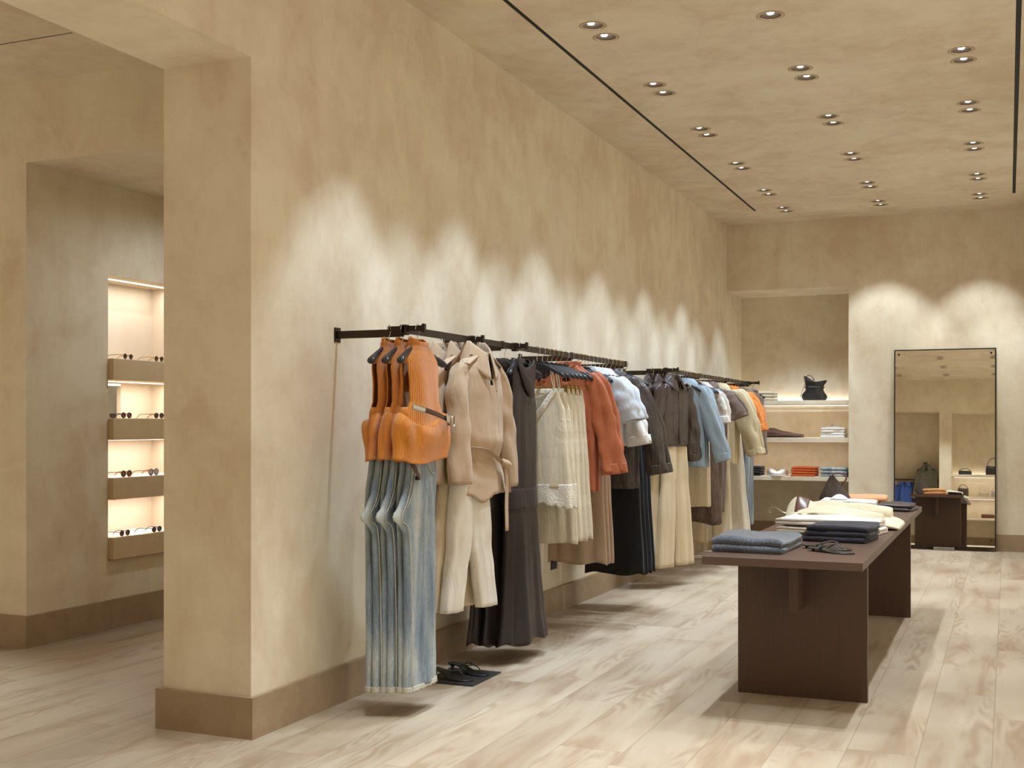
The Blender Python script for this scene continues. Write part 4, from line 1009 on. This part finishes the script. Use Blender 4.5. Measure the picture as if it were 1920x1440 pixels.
# ------------------------------------------------------------------ far alcove shelves
SHELF = PLASTER
AY = FY+.03
def shelf(name, x0, x1, y0, y1, zt, th, label, mat=SHELF, bev=.003):
    o = boxo(name, x0, x1, y0, y1, zt-th, zt, mat, None, bev); tag(o, label, 'shelf'); return o
SHZ = (1.677, 1.240, .783)
for z, w in zip(SHZ, ('top', 'middle', 'lowest')):
    shelf('wall_shelf', WX, AX, AY, FY+.84 if z != SHZ[0] else FY+.74, z, .049, 'thick plastered shelf in the far alcove, %s one' % w)
LED = M_emit('led_strip_light', (1, .94, .88, 1), 1.3)
def led(name, label, loc, size, rot, power, strip):
    t = thing(name, label, 'light strip', loc)
    bm = bmesh.new(); box(bm, -strip[0]/2, strip[0]/2, -strip[1]/2, strip[1]/2, -.003, .003); from_bm('diffuser', bm, LED, t)
    d = bpy.data.lights.new('glow', 'AREA'); d.shape = 'RECTANGLE'; d.size, d.size_y = size; d.energy = power; d.color = (1, .94, .87)
    o = bpy.data.objects.new('glow', d); link(o, t); o.rotation_euler = rot; o.location = (0, 0, .008 if abs(rot[0]-PI) < .01 else -.008)
    return t
led('led_strip', 'light strip glowing behind the top shelf of the far alcove', ((WX+AX)/2, FY+.80, 1.64), (1.34, .02), (PI, 0, 0), 1.7, (1.34, .02))
for z_, w_ in ((SHZ[0], 'top'), (SHZ[1], 'middle')):
    led('led_strip', 'slim light strip under the %s shelf of the far alcove' % w_, ((WX+AX)/2, FY+.42, z_-.053), (1.34, .02), (math.radians(8), 0, 0), 1.8, (1.34, .010))

def stack(name, label, catg, mat, n, x, y, z, w, d, lay_, t, seed, group, **kw):
    for i in range(n):
        pos = 'top one' if i == n-1 else 'bottom one' if i == 0 else '%s from the bottom' % ordn[i]
        fold_thing(name, (label+', %s') % pos, catg, mat, (x+random.uniform(-.004, .004), y+random.uniform(-.004, .004), z+i*(lay_*t*1.06+.0015)), random.uniform(-.015, .015), w, d, lay_, t, seed+i, group, **kw)
QUILT = fab('cream_quilted_knit', srgb(206,190,156), 'knit', srgb(222,208,178))
z = SHZ[0]+.0005
p = at_y(1437, 750, 14.3)
stack('folded_knit', 'cream quilted knit folded on the top alcove shelf', 'sweater', QUILT, 3, -2.72, 14.32, z, .30, .30, 1, .034, 500, 'cream knits on the top alcove shelf', wob=.003)
# black drawstring bag
BL = M_plain('black_glossy_leather', srgb(34,32,30), .34, spec=.6, bump=.5, bscale=40)
bb = thing('leather_bag', 'black slouchy leather drawstring bag on the top alcove shelf', 'handbag', (-2.115, 14.32, z))
P = []
for i in range(31):
    t_ = i/30; zz = .165*t_ if True else 0; w = cat([(.128,), (.142,), (.142,), (.120,), (.098,), (.112,)], t_)[0]; row = []
    for j in range(60):
        th = 2*PI*j/60; c, s_ = se(th, 2.8); nz = noise.noise(Vector((c*2, s_*2, zz*16)))
        row.append(((w+.012*nz)*c, (.06+.008*nz)*s_, zz))
    P.append(row)
grid('bag_body', P, BL, bb, True, capA=True, capB=True)
P = []
for i in range(15):
    a = i/14; row = []
    for j in range(60):
        th = 2*PI*j/60; f = 1+.10*math.sin(5*th+1)
        row.append(((.098+.035*a*f)*math.cos(th)+.01*a, (.05+.02*a*f)*math.sin(th), .158+.085*a+.022*math.sin(2*th+2)*a-.03*a*math.cos(th)))
    P.append(row)
grid('flared_mouth', P, BL, bb, True, solid=.006)
strap('handle', [(-.09, 0, .20), (-.10, -.01, .27), (-.06, -.01, .30), (-.02, -.01, .275), (.0, 0, .24)], .008, .024, BL, bb)
tube('drawstring', [(-.085, -.05, .22), (-.11, -.06, .17), (-.135, -.062, .09), (-.155, -.064, .045)], [(.005, .003)]*4, BL, bb, n=7)
# middle shelf
z = SHZ[1]+.0005
BRN = fab('chocolate_brown_wool', srgb(92,62,48), 'weave')
bt2 = thing('folded_trousers', 'chocolate brown trousers laid flat on the middle alcove shelf', 'trousers', (-2.58, 14.36, z))
co_old = co; co = bt2
def lay2(name, rows, mat, seed, parent):
    global co
    co = parent; return lay(name, rows, mat, seed, wob=.008)
lay2('trouser_leg', [(-.30, 0, .09, .03), (-.24, 0, .13, .055), (-.05, 0, .15, .05), (.12, 0, .15, .045), (.32, 0, .13, .028)], BRN, 3, bt2)
lay2('trouser_leg', [(-.22, -.01, .10, .05), (-.12, -.01, .12, .075), (-.02, -.01, .12, .095), (.08, -.01, .12, .070), (.28, -.02, .10, .04)], BRN, 8, bt2)
stack('folded_shirt', 'white shirt folded on the middle alcove shelf', 'shirt', WHITE, 4, -1.885, 14.33, z, .27, .28, 1, .027, 510, 'white shirts on the middle alcove shelf', wob=.001, sag=.002)
ts = thing('tissue_paper', 'crumpled white scarf resting on the white shirt stack', 'scarf', (-1.88, 14.31, z+4*(.027*1.06+.0015)+.001))
P = []
for i in range(19):
    a = i/18; row = []
    for j in range(25):
        b = j/24; n1 = abs(noise.noise(Vector((a*4, b*4, 3.1))))
        row.append(((a-.5)*.17, (b-.5)*.12, .002+n1*.085*math.sin(a*PI)*math.sin(b*PI)+.008*math.sin(a*PI)*math.sin(b*PI)))
    P.append(row)
grid('crumpled_cloth', P, WHITE, ts, False, solid=.002); ts.name = 'white_scarf'
# lowest shelf
z = SHZ[2]+.0005
stack('folded_jersey', 'dark charcoal top folded on the lowest alcove shelf', 'top', fab('charcoal_jersey', srgb(48,44,44)), 4, -2.84, 14.30, z, .24, .28, 1, .025, 520, 'charcoal tops on the lowest shelf', wob=.002)
stack('folded_trousers', 'rust orange trousers folded on the lowest alcove shelf', 'trousers', fab('rust_orange_twill', srgb(204,92,40)), 4, -2.22, 14.30, z, .28, .28, 1, .026, 530, 'rust orange trousers on the lowest shelf', wob=.002)
stack('folded_jeans', 'light blue jeans folded on the lowest alcove shelf', 'jeans', DENIM, 3, -1.875, 14.30, z, .29, .28, 1, .034, 540, 'light blue jeans on the lowest shelf', wob=.004)
def sneaker(label, x, rz):
    t = thing('white_sneaker', label, 'sneaker', (x, 14.24, z), rz, 'white sneakers on the lowest shelf')
    wm = M_plain('white_sneaker_leather', srgb(232,224,212), .5); sm = M_plain('white_rubber_sole', srgb(238,234,226), .6)
    P = []
    rows = [(-.135, .020, .030), (-.125, .034, .062), (-.09, .038, .072), (-.04, .038, .066), (.0, .040, .056), (.05, .046, .044), (.095, .044, .038), (.125, .030, .030), (.135, .012, .020)]
    for i in range(33):
        y, w, h = cat(rows, i/32); P.append([(w*se(2*PI*j/24, 2.6)[0], y, .012+max(0, h*(.5+.5*se(2*PI*j/24, 2.4)[1]))) for j in range(24)])
    grid('upper', P, wm, t, True, capA=True, capB=True)
    P = []
    for i in range(33):
        y, w, h = cat(rows, i/32); P.append([(w*1.1*se(2*PI*j/16, 4)[0], y*1.03, .009+.009*se(2*PI*j/16, 4)[1]) for j in range(16)])
    grid('sole', P, sm, t, True, capA=True, capB=True)
    for k in range(4): tube('lace', [(-.02, -.01+k*.016, .064-k*.004), (0, -.008+k*.016, .070-k*.004), (.02, -.01+k*.016, .064-k*.004)], .0025, sm, t, n=6)
    return t
sneaker('white leather sneaker on the lowest alcove shelf, left of the pair', -2.585, PI+.5); sneaker('white leather sneaker on the lowest alcove shelf, right of the pair', -2.49, PI-.25)

# ------------------------------------------------------------------ leaning mirror
mm = bpy.data.materials.new('mirror_glass'); mm.use_nodes = True; q = mm.node_tree.nodes['Principled BSDF']
q.inputs['Base Color'].default_value = (.86, .86, .82, 1); q.inputs['Metallic'].default_value = 1; q.inputs['Roughness'].default_value = .012
LEAN = math.radians(2.6)
mi = thing('standing_mirror', 'tall dark-framed mirror leaning against the far wall', 'mirror', (-.655, 13.985, .03)); mi.rotation_euler = (-LEAN, 0, 0)
FRM = M_plain('dark_mirror_frame', srgb(36,33,30), .4, .5)
MW, MH = .535, 2.205
boxo('mirror_glass', -MW+.012, MW-.012, -.004, .0, .012, MH-.012, mm, mi)
bm = bmesh.new(); box(bm, -MW, MW, .0, .028, 0, MH); box(bm, -MW, -MW+.012, -.007, .0, 0, MH); box(bm, MW-.012, MW, -.007, 0, 0, MH); box(bm, -MW+.012, MW-.012, -.007, 0, 0, .012); box(bm, -MW+.012, MW-.012, -.007, 0, MH-.012, MH)
mfr = from_bm('frame', bm, FRM, mi)
for x in (-MW+.05, MW-.05):
    for zz in (.05+.04, MH-.055): lathe('screw_cap', [(.0, -.0), (.010, .0), (.011, .004), (.0, .005)], FRM, mfr, 18).location = (x, -.0085, zz)
for o in mfr.children:
    if o.name.startswith('screw_cap'): o.rotation_euler = (PI/2, 0, 0)
fb = boxo('mirror_foot', -.11, .11, -.035, .03, 0, .034, M_plain('grey_metal_foot', srgb(150,140,128), .4, .6), None, .002); tag(fb, 'small grey metal block under the leaning mirror', 'mirror stand'); fb.location = (-.655, 13.965, .0)
mi.location = (-.655, 13.985, .036)

# ------------------------------------------------------------------ eyewear niche in the left corridor
NB_X = -5.66
L_ = [(1.844, 1.702), (1.436, 1.291), (1.029, .883), (.622, .476)]
for i, ((zt, zb), w) in enumerate(zip(L_, ('top', 'second', 'third', 'lowest'))):
    t = thing('display_ledge', 'beige projecting eyewear ledge in the lit niche, %s one' % w, 'shelf', (NB_X, NY0, zb))
    boxo('ledge_block', -ND+.004, .045, .002, NY1-NY0-.002, 0, zt-zb, M_plaster('ledge_plaster', srgb(206,182,144), srgb(200,175,136), srgb(212,190,152)), t, .002)
    boxo('ledge_top', -ND+.006, .043, .004, NY1-NY0-.004, zt-zb, zt-zb+.003, WHITE_PANEL, t)
boxo_n = boxo('niche_back_panel', NB_X-ND, NB_X-ND+.003, NY0+.001, NY1-.001, NZ0-.02, NZ1, M_plain('niche_plaster_pale', srgb(222,208,188), .7), None); boxo_n['kind'] = 'structure'; boxo_n.name = 'trim_3'
e_ = boxo('trim_4', NB_X-ND+.003, NB_X-.002, NY1-.004, NY1-.001, NZ0-.02, NZ1, M_plain('niche_plaster_pale', srgb(222,208,188), .7), None); e_['kind'] = 'structure'
nm = boxo('niche_mirror', NB_X-ND+.004, NB_X-ND+.008, NY0+.02, NY1-.35, 1.436+.004, 1.702-.004, mm, None); tag(nm, 'small mirror panel behind the second row of glasses', 'mirror')
for i, zz in enumerate((NZ1-.004, 1.702-.004, 1.291-.004, .883-.004)):
    w = ('at the top of the eyewear niche', 'under the top eyewear ledge', 'under the second eyewear ledge', 'under the third eyewear ledge')[i]
    led('led_strip', 'warm light strip ' + w, (NB_X-.16, (NY0+NY1)/2, zz), (.10, .8), (0, 0, 0), (2.6, 2.4, 2.2, 2.2)[i], (.02, .8))
def glasses(label, loc, rz, fr, lens, rx=.024, rz_=.019, r=.0022, group='sunglasses in the lit niche'):
    t = thing('sunglasses', label, 'sunglasses', loc, rz, group)
    zc = rz_+.002
    for s_ in (-1, 1):
        cx_ = s_*.034
        rm = tube('rim', [(cx_+rx*math.cos(a), 0, zc+rz_*math.sin(a)) for a in [2*PI*i/12 for i in range(12)]], r, fr, t, n=7, sub=2, up=(0,1,0), closed=True)
        P = [[(cx_+rx*f*math.cos(2*PI*j/20), y, zc+rz_*f*math.sin(2*PI*j/20)) for j in range(20)] for f, y in ((.02, -.0006), (1, -.0006), (1, .0006), (.02, .0006))]
        grid('lens', P, lens, rm, True)
        tube('temple', [(s_*.060, .002, zc+.008), (s_*.066, .01, zc+.010), (s_*.068, .09, zc+.009), (s_*.067, .118, zc+.002), (s_*.066, .14, zc-.018)], [(.002, .003)]*5, fr, t, n=6)
    tube('bridge', [(-.012, 0, zc+.006), (0, -.001, zc+.010), (.012, 0, zc+.006)], r, fr, t, n=6)
    return t
TORT = M_plain('tortoiseshell_acetate', srgb(128,80,36), .3, bump=0); BLKF = M_plain('black_metal_frame', srgb(36,32,28), .35); GOLF = M_plain('thin_gold_wire', srgb(176,150,100), .3, .9)
LB = M_plain('brown_lens', srgb(120,72,44), .12, spec=.8); LG = M_plain('smoke_lens', srgb(78,66,64), .12, spec=.8); LC = M_plain('clear_lens', srgb(206,206,204), .08, spec=.8); LD = M_plain('dark_lens', srgb(44,38,32), .12, spec=.8)
spec_ = [((240, 671), 0, GOLF, LD, .020, .019, 'round dark sunglasses with thin gold frame'), ((298, 674), 0, GOLF, LD, .020, .019, 'round dark sunglasses with thin gold frame'),
         ((237, 783), 1, BLKF, LB, .026, .019, 'oval amber sunglasses with black frame'), ((298, 782), 1, TORT, LG, .026, .019, 'oval smoke sunglasses with tortoiseshell frame'),
         ((237, 892), 2, TORT, LB, .029, .022, 'wide brown aviator sunglasses'), ((288, 890), 2, TORT, LC, .029, .023, 'clear-lens aviator glasses with dark frame'),
         ((234, 1003), 3, TORT, LG, .024, .019, 'oval smoke sunglasses with amber tortoiseshell frame'), ((294, 996), 3, BLKF, LG, .026, .018, 'oval smoke sunglasses with black frame')]
for i, ((px, py), lv, fr, ln, rx, rz_, tx) in enumerate(spec_):
    zt = L_[lv][0]+.0035; p = at_x(px, py, NB_X-.055)
    p = at_x(px, py, NB_X+.02)
    glasses(tx+' on the %s ledge, %s side' % (('top', 'second', 'third', 'lowest')[lv], 'left' if i % 2 == 0 else 'right'), (NB_X+.02, p.y, zt), PI/2+.12, fr, ln, rx, rz_)
gx = glasses('folded tortoiseshell sunglasses at the left end of the second ledge', (NB_X-.06, NY0+.07, L_[1][0]+.0035), PI/2-.3, TORT, LG, .024, .017)

# ------------------------------------------------------------------ what the mirror shows: the wall behind the camera
FZ = (1.60, 1.10, .62)
for z, w in zip(FZ, ('top', 'middle', 'lowest')):
    shelf('wall_shelf', -1.197, .2, BY-.62 if z < 1.5 else BY-.54, BY-.04, z, .049, 'plastered shelf with bags in the alcove behind the camera, %s one' % w)
led('led_strip', 'added light strip glowing behind the top bag shelf', (-.5, BY-.60, 1.56), (1.3, .02), (PI, 0, 0), 1.7, (1.3, .02))
for z_, w_ in ((1.60, 'top'), (1.10, 'middle')):  # strips in this alcove are added light
    led('led_strip', 'slim added light strip under the %s bag shelf' % w_, (-.5, BY-.36, z_-.053), (1.3, .02), (math.radians(-8), 0, 0), 1.8, (1.3, .010))
def hobo(label, loc, w, h, mat, hand=.12, rz=0, depth=.05):
    t = thing('handbag', label, 'handbag', loc, rz)
    P = []
    for i in range(25):
        a = i/24; row = []
        for j in range(44):
            th = 2*PI*j/44; c, s_ = se(th, 2.4); ww = w/2*(1-.16*(1-math.sin(min(1, a*1.6+.25)*PI/2)))*(1-.10*a)
            x = ww*c; zz = h*a+(h*.30*a)*(abs(c)**2)-(h*.10*a); row.append((x, depth*(1-.5*a)*s_, zz))
        P.append(row)
    grid('bag_body', P, mat, t, True, capA=True, capB=True)
    tube('handle', [(-w*.38, 0, h*1.05), (-w*.34, 0, h+hand*.5), (-w*.12, 0, h+hand), (w*.12, 0, h+hand), (w*.34, 0, h+hand*.5), (w*.38, 0, h*1.05)], .008, mat, t, n=8)
    return t
Yb = BY-.30
hobo('small black crescent bag on the top shelf behind the camera', (-.91, Yb, FZ[0]+.001), .30, .085, BL, .06)
hobo('black hobo bag with tall handle on the top shelf behind the camera', (-.30, Yb, FZ[0]+.001), .36, .18, BL, .20)
hobo('brown hobo bag on the middle shelf behind the camera', (-.95, Yb, FZ[1]+.001), .25, .17, M_plain('brown_bag_leather', srgb(92,74,64), .4), .10)
hobo('white handbag with round handle on the middle shelf behind the camera', (-.51, Yb, FZ[1]+.001), .27, .10, M_plain('white_bag_leather', srgb(228,218,196), .5), .17)
hobo('lavender handbag on the middle shelf behind the camera', (-.25, Yb, FZ[1]+.001), .22, .12, M_plain('lavender_bag_leather', srgb(196,194,208), .5), .12)
hobo('brown clutch bag on the lowest shelf behind the camera', (-.42, Yb, FZ[2]+.001), .30, .08, M_plain('tan_brown_leather', srgb(112,68,42), .45), .01)
t = thing('clothing_rack', 'low dark rack with blue shirts behind the camera', 'clothes rack', (-2.2, BY-.35, 0))
boxo('rail', -.55, .40, -.008, .008, 1.455, 1.49, BRONZE, t); boxo('upright', -.545, -.53, -.008, .008, 0, 1.455, BRONZE, t); boxo('upright', .385, .40, -.008, .008, 0, 1.88, BRONZE, t)
boxo('upper_arm', .385, .458, -.008, .008, 1.845, 1.88, BRONZE, t); boxo('face_out_bar', .442, .458, -.14, .16, 1.845, 1.88, BRONZE, t); boxo('base_bar', -.55, .42, -.2, .2, 0, .012, BRONZE, t)
BLUE = fab('royal_blue_cotton', srgb(58,84,150), 'weave'); OLIVE = fab('olive_waxed_cotton', srgb(92,88,66), 'weave'); PRINT = fab('black_and_white_print', srgb(206,200,190), 'knit', srgb(60,58,56))
yy = BY-.35
for i, x in enumerate((-2.56, -2.48, -2.40)):
    t = top('printed_top', 'black and white printed top on the low rack behind the camera, %s' % wd[i], 'top', PRINT, .55, .15, .15, end=(.18, -.40), seed=600+i, collar_='round', placket=False, cuff=False, group='printed tops on the low rack')
    place(t, x, yy, PI/2+.5, 1.49); t.scale = (1, .7, 1); hanger(x, yy, 'black hanger with the %s printed top behind the camera' % wd[i], rz=PI/2+.5, z=1.49)
for i, x in enumerate((-2.26, -2.10)):
    t = top('blue_shirt', 'royal blue shirt on the low rack behind the camera, %s' % wd[i], 'shirt', BLUE, .75, .17, .20, d=.05, dh=.07, end=(.24, -.66), seed=610+i, collar_='shirt', group='royal blue shirts on the low rack')
    place(t, x, yy, PI/2+.9, 1.49); t.scale = (1, .6, 1); hanger(x, yy, 'black hanger with the %s royal blue shirt behind the camera' % wd[i], rz=PI/2+.9, z=1.49)
bg = hobo('black soft bag hanging from the low rack behind the camera', (-1.96, yy, .98), .30, .20, BL, .30)
for i, x in enumerate((-1.75, -1.75, -1.75)):
    t = top('olive_coat', 'olive coat on the upper arm of the rack behind the camera, %s' % wd[i], 'coat', OLIVE, 1.05, .18, .24, d=.05, dh=.08, end=(.26, -.82), seed=620+i, collar_='tall', group='olive coats behind the camera')
    place(t, x, yy-.09+.09*i, PI, 1.88); t.scale = (.9, .5, 1); hanger(x, yy-.09+.09*i, 'black hanger with the %s olive coat behind the camera' % wd[i], rz=PI, z=1.88)
